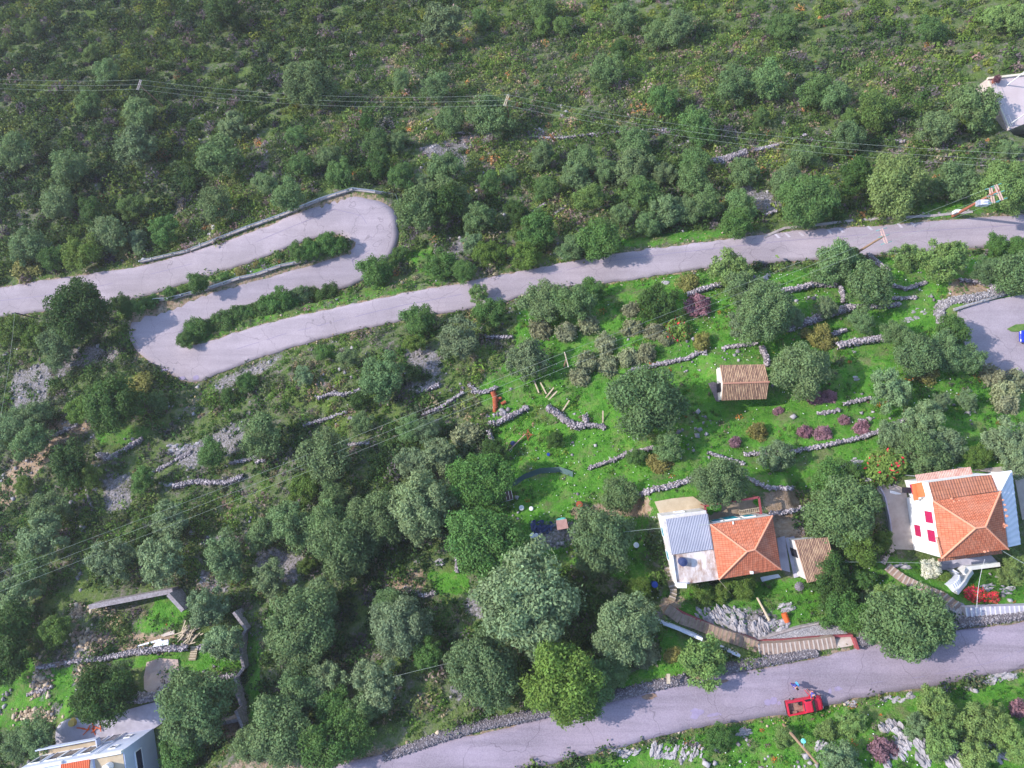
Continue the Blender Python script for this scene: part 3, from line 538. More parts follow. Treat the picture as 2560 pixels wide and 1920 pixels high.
for i, t in enumerate(TREES.split()):
    u, v, r, k = t.split(','); u, v, r = float(u), float(v), float(r); fam, col, nm, desc, cat = KD[k]
    kk = (.88 if r > 80 and k == 'd' else 1.1 if (v > 1000 and u < 1480 and k in 'osgd' and r < 90) else .93 if r > 100 else 1.0) if v > 700 else .93; d0 = CAMZ-G(u, v).z; R = r*d0/F*kk; tree = cat == 'tree' and R > 1.1
    hc = R*((1.3 if r > 80 and k == 'd' else 1.08) if tree else .4); p = G(u, v, hc); R = r*(CAMZ-p.z)/F*kk
    if tree and fam in ('mid', 'wispy') and r > 62: fam = 'big'
    elif not tree and fam == 'mid': fam = 'shrub'
    me = PR[fam][i % len(PR[fam])]; base = Vector((p.x, p.y, float(zt(p.x, p.y)))); trs.append((p.x, p.y, R))
    jj = random.uniform(.86, 1.14); up_ = .45 if (v < 560 and k in 'gyos') else 0; cj = tuple(min(1, (c_*(1-up_)+t_*up_)*jj*random.uniform(.95, 1.05)) for c_, t_ in zip(col, (.105, .165, .06))); size = next(s_ for a, s_ in SZ if r < a)
    if tree:
        e = empty(nm, base, 0); cr = bpy.data.objects.new('crown', me); W.objects.link(cr); cr.parent = e; cr.location = (0, 0, p.z-base.z)
        cr.scale = (R, R*random.uniform(.9, 1.05), R*random.uniform(.75, .92)); cr.rotation_euler = (0, 0, random.random()*6.28); cr.color = (*cj, ALPHA.get(k, 1))
        tk = bpy.data.objects.new('trunk', TR[i % 4]); W.objects.link(tk); tk.parent = e; tk.scale = (R*.9, R*.9, hc); tk.rotation_euler = (0, 0, random.random()*6.28)
    else:
        if cat == 'tree' and nm != 'blossoming_tree': nm, desc, cat = 'bush', desc.replace(' tree', ' bush').replace('olive bush', 'olive bush'), 'shrub'
        e = bpy.data.objects.new(nm, me); W.objects.link(e); e.location = (p.x, p.y, p.z-.05*R); e.scale = (R, R, R*.95); e.rotation_euler = (0, 0, random.random()*6.28); e.color = (*cj, ALPHA.get(k, 1))
    later(e, size+' '+desc, u, v, cat, {'tree': 'trees growing on the hillside', 'shrub': 'shrubs growing on the hillside'}[cat])
TRA = np.array(trs)
# red flowers on the flowering shrub are its own tint patches
# ---------------------------------------------------------------- scrub (stuff)
def leafpatch(name, C, R, col, nl, leaf, label, flat=.75, seed=0, cat=None):
    rs = np.random.default_rng(seed); n_ = len(C); tot = n_*nl; lf = fbm(C[:, 0], C[:, 1], 9, 200); l2 = fbm(C[:, 0], C[:, 1], 3, 210); lf = np.clip((lf-.5)*1.5+(l2-.5)*1.2, -.5, .6)[:, None]; col = col*(1+.75*lf)*(1+lf*np.array([.35, 0, -.3])); bi = np.repeat(np.arange(n_), nl)
    dv = unit(rs.normal(size=(tot, 3))); dv[:, 2] = np.abs(dv[:, 2]); ph = rs.random((n_, 3))*6
    w_ = np.sin(dv[:, 0]*6+ph[bi, 0])*np.sin(dv[:, 1]*6+ph[bi, 1])+.4*np.sin(dv[:, 2]*9+ph[bi, 2]); rad = R[bi]*(.8+.3*w_-.3*rs.random(tot)**2)
    X_ = C[bi]+dv*rad[:, None]*np.array([1, 1, flat]); Nn = unit(dv*.8+unit(rs.normal(size=(tot, 3)))*.8)
    V = leafquads(X_, Nn, leaf*(.5+.5*np.minimum(1.6, R[bi])), rs, .6); me = npmesh(name, V, np.arange(tot*4).reshape(-1, 4), M['scrub'])
    a = me.attributes.new('tint', 'FLOAT_COLOR', 'FACE'); cc = np.ones((tot, 4), np.float32); cc[:, :3] = np.clip(col[bi]*(.95+.5*rs.random(tot))[:, None], 0, 1); a.data.foreach_set('color', cc.ravel())
    o = bpy.data.objects.new(name, me); W.objects.link(o); tag(o, label, kind='stuff'); return o
MAQ = [[(-400,-400),(1350,-400),(1180,0),(1040,110),(900,130),(760,300),(620,360),(520,440),(420,560),(330,640),(200,685),(0,715),(-400,780)]]
MAQ2 = [[(1180,-400),(3000,-400),(3000,300),(2560,190),(2440,220),(2250,110),(2000,90),(1800,60),(1500,40),(1180,80)]]
NOVEG = [[(1636,1236),(1980,1210),(2000,1450),(1690,1480)],[(2185,1200),(2700,1130),(2700,1420),(2540,1440),(2300,1420),(2215,1400)],[(2370,740),(2900,690),(2900,1010),(2510,960),(2400,900),(2370,830)],[(130,1860),(170,1780),(420,1735),(440,1960),(0,1960)],
 [(1795,905),(1930,905),(1930,1010),(1795,1012)],[(1980,1335),(2100,1330),(2105,1445),(2015,1465)],[(2430,185),(2700,170),(2700,400),(2500,350)],[(1600,1500),(1700,1490),(1900,1590),(2130,1555),(2150,1625),(1880,1640),(1700,1590)],[(2200,1400),(2420,1400),(2420,1520),(2700,1500),(2700,1570),(2380,1550),(2200,1430)],[(305,1640),(400,1640),(400,1735),(310,1730)],
 [(780,1960),(1000,1850),(1300,1780),(1700,1680),(2000,1630),(2300,1560),(2700,1500),(2700,1560),(1720,1710),(900,1920)],[(225,1470),(460,1460),(480,1530),(230,1530)]]
def scatter(n_, xr, yr, seed):
    rs = np.random.default_rng(seed); x = rs.uniform(*xr, n_); y = rs.uniform(*yr, n_); z = zt(x, y); u, v = proj(x, y, z)
    ok = (u > -330) & (u < 2900) & (v > -330) & (v < 2120) & (roadd(x, y) > .55)
    for p_ in NOVEG: ok &= ~inpoly(u, v, p_)
    return x[ok], y[ok], z[ok], u[ok], v[ok], rs
def anyin(u, v, L):
    r_ = np.zeros(u.shape, bool)
    for p_ in L: r_ |= inpoly(u, v, p_)
    return r_
def palette(rs, n_, cols, w_): 
    w_ = np.array(w_)/sum(w_); c_ = np.array(cols)[rs.choice(len(cols), n_, p=w_)]; return c_*(.8+.4*rs.random((n_, 1)))
x, y, z, u, v, rs = scatter(110000, (-164, 134), (-60, 164), 1)
maq = anyin(u, v, MAQ); maq2 = anyin(u, v, MAQ2); gz = anyin(u, v, GRASS); rz_ = anyin(u, v, ROCKP); nz_ = fbm(x, y, 12, 40)
area = 1.0
# dense maquis
def take(mask, n_): 
    i = np.flatnonzero(mask); return i[:n_]
i = take(maq, 9800); R = np.clip(rs.gamma(5, .21, len(i)), .5, 2.5); C = np.c_[x[i], y[i], z[i]+.15*R]
cl = (nz_[i] > .5)[:, None]; pa = palette(rs, len(i), [(.033,.068,.02),(.05,.095,.026),(.088,.135,.03),(.07,.112,.048),(.12,.10,.115),(.14,.17,.035),(.24,.14,.07)], [26,32,18,14,7,3,.6])
leafpatch('maquis_scrub', C, R, pa, 105, .19, 'dense dark evergreen scrub covering the upper left hillside', .95, 5)
i = take(maq2, 4600); R = np.clip(rs.gamma(6, .15, len(i)), .45, 1.8); C = np.c_[x[i], y[i], z[i]+.05*R]
pa = palette(rs, len(i), [(.07,.13,.03),(.11,.185,.04),(.16,.215,.05),(.135,.165,.08),(.22,.16,.16),(.38,.23,.09)], [22,34,22,14,6,1.5])
leafpatch('hilltop_scrub', C, R, pa, 100, .18, 'mid green scrub along the top right of the hillside', .9, 6)
# low phrygana above the upper road
oth = ~maq & ~maq2 & ~gz; up = oth & (v < 700)
keep = rs.random(len(x)) < np.where(nz_ > .38, 1, .6)*np.where(rz_, .2, 1)
i = take(up & keep, 14500); R = np.clip(rs.gamma(3, .23, len(i)), .22, 2.0); C = np.c_[x[i], y[i], z[i]]
pa = palette(rs, len(i), [(.085,.155,.04),(.14,.21,.055),(.19,.24,.075),(.115,.14,.075),(.26,.20,.21),(.30,.24,.16),(.45,.23,.10)], [24,28,19,12,12,8,1.3])
leafpatch('low_scrub', C, R, pa, 52, .17, 'low mixed heath of green and purplish tufts above the upper road', .75, 7)
lo = oth & (v >= 700)
i = take(lo & keep, 15500); R = np.clip(rs.gamma(2.6, .24, len(i)), .2, 1.8); C = np.c_[x[i], y[i], z[i]]
pa = palette(rs, len(i), [(.06,.125,.03),(.09,.18,.035),(.14,.195,.065),(.10,.12,.07),(.21,.17,.165),(.26,.22,.14)], [28,26,18,14,8,6])
leafpatch('understorey', C, R, pa, 50, .16, 'mixed leafy undergrowth between the olive trees below the upper road', .7, 8)
x, y, z, u, v, rs = scatter(40000, (-160, 130), (-55, 160), 31)
maq = anyin(u, v, MAQ); maq2 = anyin(u, v, MAQ2); gz = anyin(u, v, GRASS); rz_ = anyin(u, v, ROCKP); nz_ = fbm(x, y, 9, 140)
i = take(~maq & ~gz & ~rz_ & (v > 820) & (nz_ > np.where((v < 1270) & (u < 1150), .62, .40)), 1700); R = np.clip(rs.gamma(7, .15, len(i)), .5, 1.9); C = np.c_[x[i], y[i], z[i]+.1*R]
pa = palette(rs, len(i), [(.05,.10,.03),(.075,.14,.035),(.11,.165,.05),(.09,.12,.065),(.15,.12,.125)], [26,30,18,16,6])
leafpatch('grove_thicket', C, R, pa, 130, .13, 'dense dark bushes filling the gaps between the lower olive trees', .85, 14)
i = take(~maq & ~maq2 & ~gz & ~rz_ & (v < 640) & (nz_ > .43), 1900); R = np.clip(rs.gamma(7, .15, len(i)), .5, 1.9); C = np.c_[x[i], y[i], z[i]+.08*R]
pa = palette(rs, len(i), [(.065,.12,.03),(.09,.165,.04),(.13,.19,.05),(.10,.135,.07),(.19,.15,.15)], [24,32,20,14,6])
leafpatch('hillside_thicket', C, R, pa, 120, .14, 'rounded green bushes spread through the heath above the upper road', .85, 15)
# meadow tufts
x, y, z, u, v, rs = scatter(42000, (-130, 115), (-52, 50), 2)
gz = anyin(u, v, GRASS); nz_ = fbm(x, y, 5, 50)
i = take(gz & (nz_ > .36), 13000); R = np.clip(rs.gamma(3, .07, len(i)), .10, .55); C = np.c_[x[i], y[i], z[i]-.02]
pa = palette(rs, len(i), [(.075,.24,.025),(.11,.31,.035),(.05,.18,.022),(.18,.30,.06),(.28,.26,.12)], [34,28,20,12,5])
leafpatch('meadow_plants', C, R, pa, 11, .15, 'bright green weeds and grass tufts on the garden terraces', .55, 9)
x, y, z, u, v, rs = scatter(40000, (-60, 115), (-52, 40), 12)
gm_ = anyin(u, v, GRASS); g1 = anyin(u, v, GRASS[1:2]); nz_ = fbm(x, y, 6, 90)
i = take(g1 | (gm_ & (nz_ > .56)), 3000); R = np.clip(rs.gamma(3, .12, len(i)), .15, .8); C = np.c_[x[i], y[i], z[i]]
pa = palette(rs, len(i), [(.05,.15,.025),(.08,.20,.03),(.14,.22,.04),(.10,.14,.06),(.20,.15,.13),(.45,.17,.05)], [24,26,16,14,7,1.5])
leafpatch('garden_plants', C, R, pa, 40, .11, 'darker leafy weeds and garden plants in patches over the green terraces', .7, 13)
# verge weeds along roads
xs, ys, cs = [], [], []
rs = np.random.default_rng(5)
for RD in (RD1, RD2):
    for r_ in RD:
        if rs.random() < .93:
            for s_ in (0, 3):
                for _ in range(2):
                    o_ = (1 if s_ else -1); w_ = np.array([r_[3]-r_[0], r_[4]-r_[1]]); w_ /= np.linalg.norm(w_)+1e-9; q_ = np.array(r_[s_:s_+2])+w_*o_*(.12+abs(rs.normal())*.35)+rs.normal(size=2)*.12
                    xs.append(q_[0]); ys.append(q_[1])
xs = np.array(xs); ys = np.array(ys); ok = roadd(xs, ys) > -.05; xs, ys = xs[ok], ys[ok]; n_ = len(xs)
leafpatch('verge_grass', np.c_[xs, ys, zt(xs, ys)], np.clip(rs.gamma(3, .08, n_), .1, .5), palette(rs, n_, [(.09,.22,.02),(.14,.25,.03),(.24,.25,.06),(.32,.27,.13)], [4,4,2,1]), 12, .11, 'grass and weeds growing along the road edges', .7, 10)
# ---------------------------------------------------------------- stones
CUBE = np.array([(-1,-1,-1),(1,-1,-1),(1,1,-1),(-1,1,-1),(-1,-1,1),(1,-1,1),(1,1,1),(-1,1,1)], float)*.5
CF = np.array([(0,3,2,1),(4,5,6,7),(0,1,5,4),(1,2,6,5),(2,3,7,6),(3,0,4,7)])
def stones(name, C, S, m, seed=0, el=1.0):
    rs = np.random.default_rng(seed); n_ = len(C); V = CUBE[None]*(1+rs.uniform(-.35, .35, (n_, 8, 3))); V[:, 4:, :2] *= .72; V *= S[:, None, :]
    a = rs.random(n_)*6.28; t1 = rs.normal(size=n_)*.25; ca_, sa_ = np.cos(a)[:, None], np.sin(a)[:, None]
    xx = V[..., 0]*ca_-V[..., 1]*sa_; yy = V[..., 0]*sa_+V[..., 1]*ca_; zz = V[..., 2]+xx*np.tan(t1)[:, None]
    V = np.stack([xx, yy, zz], -1)+C[:, None]; Fq = (CF[None]+8*np.arange(n_)[:, None, None]).reshape(-1, 4); me = npmesh(name, V.reshape(-1, 3), Fq, m)
    at_ = me.attributes.new('var', 'FLOAT', 'FACE'); at_.data.foreach_set('value', np.repeat(rs.random(n_), 6).astype(np.float32)); return me
def stonewall(pl, wpx, h, desc='dry-stone wall', mk='stone', sz=.215, nm='stone_wall', cat='wall', lab=None):
    pp = [G(a, b) for a, b in pl]; dg = CAMZ-pp[len(pp)//2].z; w_ = max(.4, wpx*dg/F); rs = np.random.default_rng(int(pl[0][0]*7+pl[0][1])); C = []; L = 0; core = MB(); prev = None
    for p, r in zip(pp[:-1], pp[1:]):
        t = r-p; l = max(t.xy.length, .1); L += l; t = Vector((t.x, t.y, 0)).normalized(); s_ = Vector((-t.y, t.x, 0)); n_ = int(l*(w_+h*.5)/(sz*sz)*1.9)+2
        k = rs.random(n_); o_ = rs.uniform(-.5, .5, n_)*w_; xx = p.x+(r.x-p.x)*k+s_.x*o_+rs.normal(size=n_)*.05; yy = p.y+(r.y-p.y)*k+s_.y*o_+rs.normal(size=n_)*.05
        zz = zt(xx, yy)+h*(1-(np.abs(o_)/(w_*.5))**2.5*.75)*(.85+.25*rs.random(n_))-.1; C.append(np.c_[xx, yy, zz])
    C = np.vstack(C); S = sz*(.55+.8*rs.random((len(C), 3)))*np.array([1.15, .85, .75]); me = stones(nm, C, S, M[mk], int(rs.integers(1e6)))
    o = bpy.data.objects.new(nm, me); W.objects.link(o)
    # core so no ground shows through the joints
    q_ = []
    for p, r in zip(pp[:-1], pp[1:]):
        m_ = max(1, int((r-p).length/.9)); q_ += [p.lerp(r, i_/m_) for i_ in range(m_)]
    q_.append(pp[-1]); A = []
    for i_, p in enumerate(q_):
        t = (q_[min(i_+1, len(q_)-1)]-q_[max(i_-1, 0)]); t = Vector((t.x, t.y, 0)).normalized(); s_ = Vector((-t.y, t.x, 0))
        A.append([Vector((p.x, p.y, float(zt(p.x+s_.x*k*w_*.5, p.y+s_.y*k*w_*.5))+hh))+s_*k*w_*.5 for k, hh in ((1, -.3), (.85, h*.45), (.4, h*.85), (-.4, h*.85), (-.85, h*.45), (-1, -.3))])
    for a, c_ in zip(A[:-1], A[1:]):
        for j in range(5): core.poly([a[j], c_[j], c_[j+1], a[j+1]])
    tmp = core.build('core', M[mk]); bm = bmesh.new(); bm.from_mesh(me); bm.from_mesh(tmp.data); bm.to_mesh(me); bm.free(); bpy.data.objects.remove(tmp)
    cu, cv = np.mean([a for a, b in pl]), np.mean([b for a, b in pl])
    if lab: tag(o, lab, cat, 'stone walls on the terraces')
    else: later(o, ('long ' if L > 14 else 'short ' if L < 6 else '')+desc, cu, cv, cat, 'stone walls on the terraces')
    return o
WALLS = [([(1118,335),(1162,334)],5,.6),([(1045,316),(1080,300)],7,.7),([(1327,343),(1407,347),(1502,335),(1584,329),(1638,326),(1695,332)],6,.7),([(1695,332),(1690,350)],10,.6),
 ([(1761,405),(1790,405),(1818,398),(1865,382)],24,1.1),([(1865,380),(1945,364),(2012,339)],11,.8),([(2210,352),(2260,355)],12,.5),([(2316,377),(2366,372)],5,.5),([(2265,385),(2290,397)],10,.6),
 ([(1327,533),(1355,515),(1384,501)],7,.7),([(1384,539),(1419,514)],6,.6),([(1493,522),(1525,514)],5,.5),([(1885,548),(1940,528)],7,.6),
 ([(1933,732),(1987,723),(2037,710),(2088,713)],14,1.1),([(2097,716),(2107,757)],9,.8),([(1961,824),(2002,811),(2050,792),(2129,767)],19,1.3),([(2129,767),(2176,767),(2246,761)],11,.8),([(2088,865),(2132,856),(2205,846)],17,1.3),
 ([(2078,837),(2113,824)],10,.7),([(2164,637),(2190,655),(2214,675)],13,1),([(2230,713),(2262,723),(2313,707)],8,.7),([(2229,747),(2290,744)],7,.5),([(2395,700),(2440,705),(2475,715)],9,.8),([(2480,715),(2485,735)],12,.8),
 ([(1619,916),(1669,906),(1723,894),(1745,881),(1764,881)],10,.8),([(1555,944),(1584,922),(1619,916)],5,.5),([(1805,871),(1837,865),(1891,859)],10,.7),([(1903,865),(1916,916)],15,.9),([(1717,738),(1748,726),(1802,710)],13,.9),
 ([(1223,1058),(1245,1057),(1275,1042),(1320,1018)],14,1.1),([(1367,1018),(1397,1037),(1417,1053),(1435,1065),(1459,1064)],18,1.2),([(1459,1064),(1490,1063),(1514,1068)],12,.9),([(1221,1075),(1230,1100),(1242,1121)],12,1),([(1180,980),(1214,980),(1245,968)],9,.8),([(1462,1037),(1466,1058)],14,.9),
 ([(1470,1171),(1527,1152),(1574,1130),(1634,1119)],6,.6),([(1593,1236),(1634,1222),(1688,1212),(1736,1193)],10,.9),([(1767,1130),(1815,1146),(1859,1158)],5,.5),([(1865,1193),(1913,1218),(1980,1220)],7,.7),
 ([(1860,1136),(1987,1127),(2056,1114)],5,.6),([(2056,1114),(2145,1095),(2202,1076)],8,.8),([(2202,1076),(2240,1057),(2278,1041)],9,.8),([(2107,1011),(2176,994)],6,.6),([(2044,1035),(2097,1025)],4,.4),([(1920,1285),(2018,1269)],8,.7),
 ([(136,1089),(196,1063)],6,.7),([(247,1136),(272,1146),(304,1130),(361,1095)],13,1),([(437,1215),(494,1203),(570,1206),(611,1190)],13,1),([(576,1158),(646,1143)],9,.8),([(795,997),(830,984),(862,987),(903,975)],9,.9),([(760,1063),(830,1044),(868,1029)],7,.7),([(862,1111),(925,1108)],7,.7),
 ([(1055,1038),(1102,1019),(1159,981)],8,.8),([(1042,981),(1099,962)],11,.9),([(200,1650),(270,1642),(349,1627),(419,1619),(474,1617)],13,1.1),([(500,1615),(538,1619)],12,1.1),([(530,1697),(570,1690),(600,1683)],14,1.1),([(303,1745),(385,1740),(435,1712)],20,1.6),
 ([(640,1155),(665,1150)],6,.6),([(395,1175),(440,1150),(478,1130)],10,.5),([(70,1735),(135,1715)],6,.5),([(95,1668),(200,1650)],7,.6),([(1213,843),(1280,843)],8,.7),([(1325,782),(1355,785)],6,.6),([(1480,905),(1500,900)],5,.5),([(200,1180),(235,1280)],5,.4),
 ([(1010,1470),(1060,1490),(1090,1480)],8,.5),([(1140,1390),(1145,1430)],9,.6),([(1200,985),(1170,960)],6,.5)]
for pl, w_, h in WALLS: stonewall(pl, w_*.95, h*.8)
stonewall([(2352,808),(2346,783),(2353,763),(2374,752),(2430,745),(2514,728)], 20, .5, mk='stone_pale', sz=.22, lab='curved pale stone wall ringing the turning area of the blue car')
# roadside revetments (stone wall holding up the lower road)
for pl, lb in (([(960,1893),(1083,1849),(1200,1812)], 'roadside stone wall, lowest stretch beside the lower road'), ([(1200,1812),(1336,1788),(1420,1766)], 'roadside stone wall under the bright yellow-green tree'),
               ([(1524,1742),(1612,1720),(1717,1697)], 'roadside stone wall left of the feathery tree'), ([(1790,1676),(1870,1660),(1976,1640),(2040,1628)], 'roadside stone wall under the lower stair flight'),
               ([(2140,1610),(2175,1600)], 'short roadside stone wall right of the maroon stair parapet'), ([(2365,1560),(2460,1547),(2560,1535),(2640,1515)], 'roadside stone wall by the right-hand stairs')):
    stonewall(pl, 24, .5, lab=lb, sz=.14, mk='stone_dark')
# loose stones
x, y, z, u, v, rs = scatter(60000, (-150, 115), (-55, 110), 3)
rz_ = anyin(u, v, ROCKP); nz_ = fbm(x, y, 4, 60)
i = take((rz_ & (rs.random(len(x)) < .9)) | ((nz_ > np.where((v > 850) & (v < 1330) & (u < 1150), .56, .65)) & (v > 250)), 15000); s_ = np.clip(rs.gamma(3, .075, len(i)), .1, .7)
me = stones('loose_stones', np.c_[x[i], y[i], z[i]+s_*.15], np.c_[s_*1.2, s_, s_*.7], M['stone_pale'], 77); o = bpy.data.objects.new('loose_stones', me); W.objects.link(o); tag(o, 'loose limestone rubble strewn over the hillside', kind='stuff')
n_ = len(xs); k = rs.random(n_) < .75; s_ = np.clip(rs.gamma(2.5, .05, k.sum()), .06, .4); me = stones('verge_stones', np.c_[xs[k]+rs.normal(size=k.sum())*.25, ys[k]+rs.normal(size=k.sum())*.25, zt(xs[k], ys[k])+.03], np.c_[s_, s_, s_*.6], M['stone_warm'], 78)
o = bpy.data.objects.new('verge_stones', me); W.objects.link(o); tag(o, 'small pale stones lining the road edges', kind='stuff')
WR = [(220,1600,40,30),(215,1690,35,60),(100,1700,25,40),(90,1790,50,25),(190,1530,20,20),(255,1530,30,15)]
C = []; 
for a, b, ru, rv in WR:
    for _ in range(170):
        p = G(a+random.gauss(0, ru*.5), b+random.gauss(0, rv*.5)); C.append((p.x, p.y, p.z+.05))
C = np.array(C); s_ = np.clip(rs.gamma(3, .08, len(C)), .1, .6); me = stones('rubble', C, np.c_[s_*1.2, s_, s_*.7], M['stone_warm'], 79); o = bpy.data.objects.new('rubble', me); W.objects.link(o); tag(o, 'warm coloured building rubble above the balcony building', kind='stuff')
# flowers: small white specks in the meadows
x, y, z, u, v, rs = scatter(26000, (-60, 115), (-52, 30), 4); i = take(anyin(u, v, GRASS[:3]) & (fbm(x, y, 7, 70) > .5), 800)
me = stones('white_wildflowers', np.c_[x[i], y[i], z[i]+.22], np.full((len(i), 3), .06)*(1+rs.random((len(i), 1))), M['whitep'], 80); o = bpy.data.objects.new('white_wildflowers', me); W.objects.link(o); tag(o, 'white wildflower heads dotted over the meadows', kind='stuff')
# rock outcrops (karst fins)
def outcrop(u, v, ru, rv, n_, s_, ang, desc='weathered limestone outcrop', mk='stone_pale'):
    n_ = int(n_*2.3)
    C = []; b_ = bmesh.new(); rs = np.random.default_rng(int(u*3+v))
    for _ in range(n_):
        a = rs.random()*6.28; k = math.sqrt(rs.random()); p = G(u+ru*k*math.cos(a), v+rv*k*math.sin(a)); L_ = s_*.40*(.5+rs.random()); Wd = L_*(.28+.3*rs.random()); H = L_*(.3+.3*rs.random())
        t = bmesh.ops.create_icosphere(b_, subdivisions=2, radius=1)['verts']; an = ang+rs.normal()*.2; ca_, sa_ = math.cos(an), math.sin(an)
        for q_ in t:
            c_ = q_.co; f_ = 1+.3*math.sin(c_.x*7+a*3)*math.sin(c_.y*6+a)+.2*rs.normal()*.7; X_, Y_, Z_ = c_.x*L_*f_, c_.y*Wd*f_, c_.z*H*f_
            q_.co = (p.x+X_*ca_-Y_*sa_, p.y+X_*sa_+Y_*ca_, p.z+Z_)
    me = bpy.data.meshes.new('rock_outcrop'); b_.to_mesh(me); b_.free(); me.materials.append(M[mk]); nf = len(me.polygons); at_ = me.attributes.new('var', 'FLOAT', 'FACE'); at_.data.foreach_set('value', np.repeat(rs.random(n_), nf//n_).astype(np.float32)*.6+.35)
    o = bpy.data.objects.new('rock_outcrop', me); W.objects.link(o); later(o, desc, u, v, 'rock', 'rock outcrops'); return o
a1 = math.radians(-55)
for t in [(1775,1533,35,20,16,.9,-.9),(1820,1545,45,25,22,1,-.9),(1850,1570,20,14,12,1,-1.3),(1900,1570,22,22,12,1.1,-1.4),(1945,1560,25,18,12,.9,.6),(1965,1520,20,10,8,.8,.4),(1900,1590,16,12,8,.8,-1.2),
          (2230,1822,28,14,14,1,a1),(2262,1860,26,22,12,.9,a1),(2300,1850,14,24,7,1.2,a1),(2246,1886,22,10,7,.9,a1),(2308,1900,16,10,5,1.3,a1),(2400,1910,34,14,14,1.6,a1),(2380,1880,12,10,4,1,a1),(2460,1862,16,9,4,1.3,a1),(2417,1858,10,6,3,1,a1),(2222,1912,7,14,3,1,a1),(2500,1880,22,26,9,1,a1),
          (1560,1880,40,9,16,.7,.4),(1640,1875,14,18,8,.9,1.2),(1665,1885,20,16,10,.6,.6),(1720,1880,40,22,26,.6,1.2),(1860,1832,18,12,9,.6,.2),(2130,1760,18,7,7,.6,.3),(2230,1750,30,8,9,.6,.2),(2275,1740,8,6,4,.6,.3),(2360,1722,12,6,6,.6,.3),(2430,1722,16,9,7,.7,-.6),(2050,1862,14,20,8,.8,.9),
          (2480,1698,22,14,10,.9,.4),(2520,1688,24,10,9,.9,.2),(2110,1172,16,9,4,1.2,-.2),(2140,1160,22,14,14,.6,.3),(2165,1198,14,5,5,.6,-.4),(440,1122,20,12,9,.9,.2),(480,1115,16,9,6,.7,.3),(420,1210,22,6,5,.9,-.2),(1225,370,16,14,8,.6,0),(1080,372,14,8,5,.6,0),(2270,800,12,6,5,.5,0),(2300,780,18,10,5,.45,0),(2280,795,18,5,6,.5,.1),
          (2142,945,5,4,1,.7,0),(1665,712,7,7,1,1,0),(1575,470,8,5,2,.5,0),(1045,1400,10,8,5,.7,0),(1100,1405,9,6,4,.8,.3),(2195,1498,20,12,6,.9,.4),(2255,1415,22,7,4,1,.1),(2385,1530,26,22,14,.9,1.0),(2470,1470,12,8,4,.8,.2),(2520,1478,16,8,5,.8,.3),(1585,660,10,6,3,.6,0),(1915,695,9,10,5,.6,1),(510,1450,16,10,9,.6,0),(660,1065,12,8,4,.8,0)]: outcrop(*t)
# ================================================================ objects
def V3(p, dz=0): return Vector((p[0], p[1], p[2]+dz))
def inset(q, k):
    c = sum((Vector(p) for p in q), Vector())/len(q); return [Vector(p)+(Vector((c.x-p[0], c.y-p[1], 0))).normalized()*k for p in q]
def drape(name, pl, m, label, cat=None, off=.06, kind=None, group=None, cuts=5, thick=.25):
    bm = bmesh.new(); vs_ = [bm.verts.new(G(a, b)) for a, b in pl]; bm.faces.new(vs_); bmesh.ops.triangulate(bm, faces=bm.faces[:])
    for _ in range(cuts):
        le = [e for e in bm.edges if (e.verts[0].co.xy-e.verts[1].co.xy).length > .9]
        if not le: break
        bmesh.ops.subdivide_edges(bm, edges=le, cuts=1); bmesh.ops.triangulate(bm, faces=bm.faces[:])
    for v_ in bm.verts: v_.co.z = float(zt(v_.co.x, v_.co.y))+off
    be = [e for e in bm.edges if len(e.link_faces) == 1]; r_ = bmesh.ops.extrude_edge_only(bm, edges=be)
    for g_ in r_['geom']:
        if isinstance(g_, bmesh.types.BMVert): g_.co.z -= thick+off
    bmesh.ops.recalc_face_normals(bm, faces=bm.faces[:]); me = bpy.data.meshes.new(name); bm.to_mesh(me); bm.free(); me.materials.append(m)
    o = bpy.data.objects.new(name, me); W.objects.link(o); return tag(o, label, cat, group, kind)
def roofface(b_, pts, t=.0):                          # uv: u along first edge, v up the slope
    a, c_ = Vector(pts[0]), Vector(pts[1]); e = (c_-a).normalized(); n_ = (Vector(pts[1])-a).cross(Vector(pts[-1])-a).normalized(); s_ = n_.cross(e)
    b_.poly(pts, [((Vector(p)-a).dot(e), (Vector(p)-a).dot(s_)) for p in pts])
def corr(b_, q4, n_, amp, rows=1):                    # corrugated sheet on quad a,b,c,d : ridges run a->d
    a, b, c_, d_ = [Vector(p) for p in q4]; nn = (b-a).cross(d_-a).normalized(); nn = nn if nn.z > 0 else -nn; k = n_*6; L = (b-a).length; H = (d_-a).length
    for i in range(k):
        t0, t1 = i/k, (i+1)/k; h0, h1 = amp*abs(math.sin(math.pi*i/6)), amp*abs(math.sin(math.pi*(i+1)/6))
        if amp < .045: h0, h1 = amp*math.sin(2*math.pi*i/6), amp*math.sin(2*math.pi*(i+1)/6)
        b_.poly([a.lerp(b, t0)+nn*h0, a.lerp(b, t1)+nn*h1, d_.lerp(c_, t1)+nn*h1, d_.lerp(c_, t0)+nn*h0], [(t0*L, 0), (t1*L, 0), (t1*L, H), (t0*L, H)])
    b_.poly([a-nn*.06, b-nn*.06, c_-nn*.06, d_-nn*.06][::-1])
    for p, r in ((a, b), (b, c_), (c_, d_), (d_, a)): b_.poly([p, p-nn*.06, r-nn*.06, r])
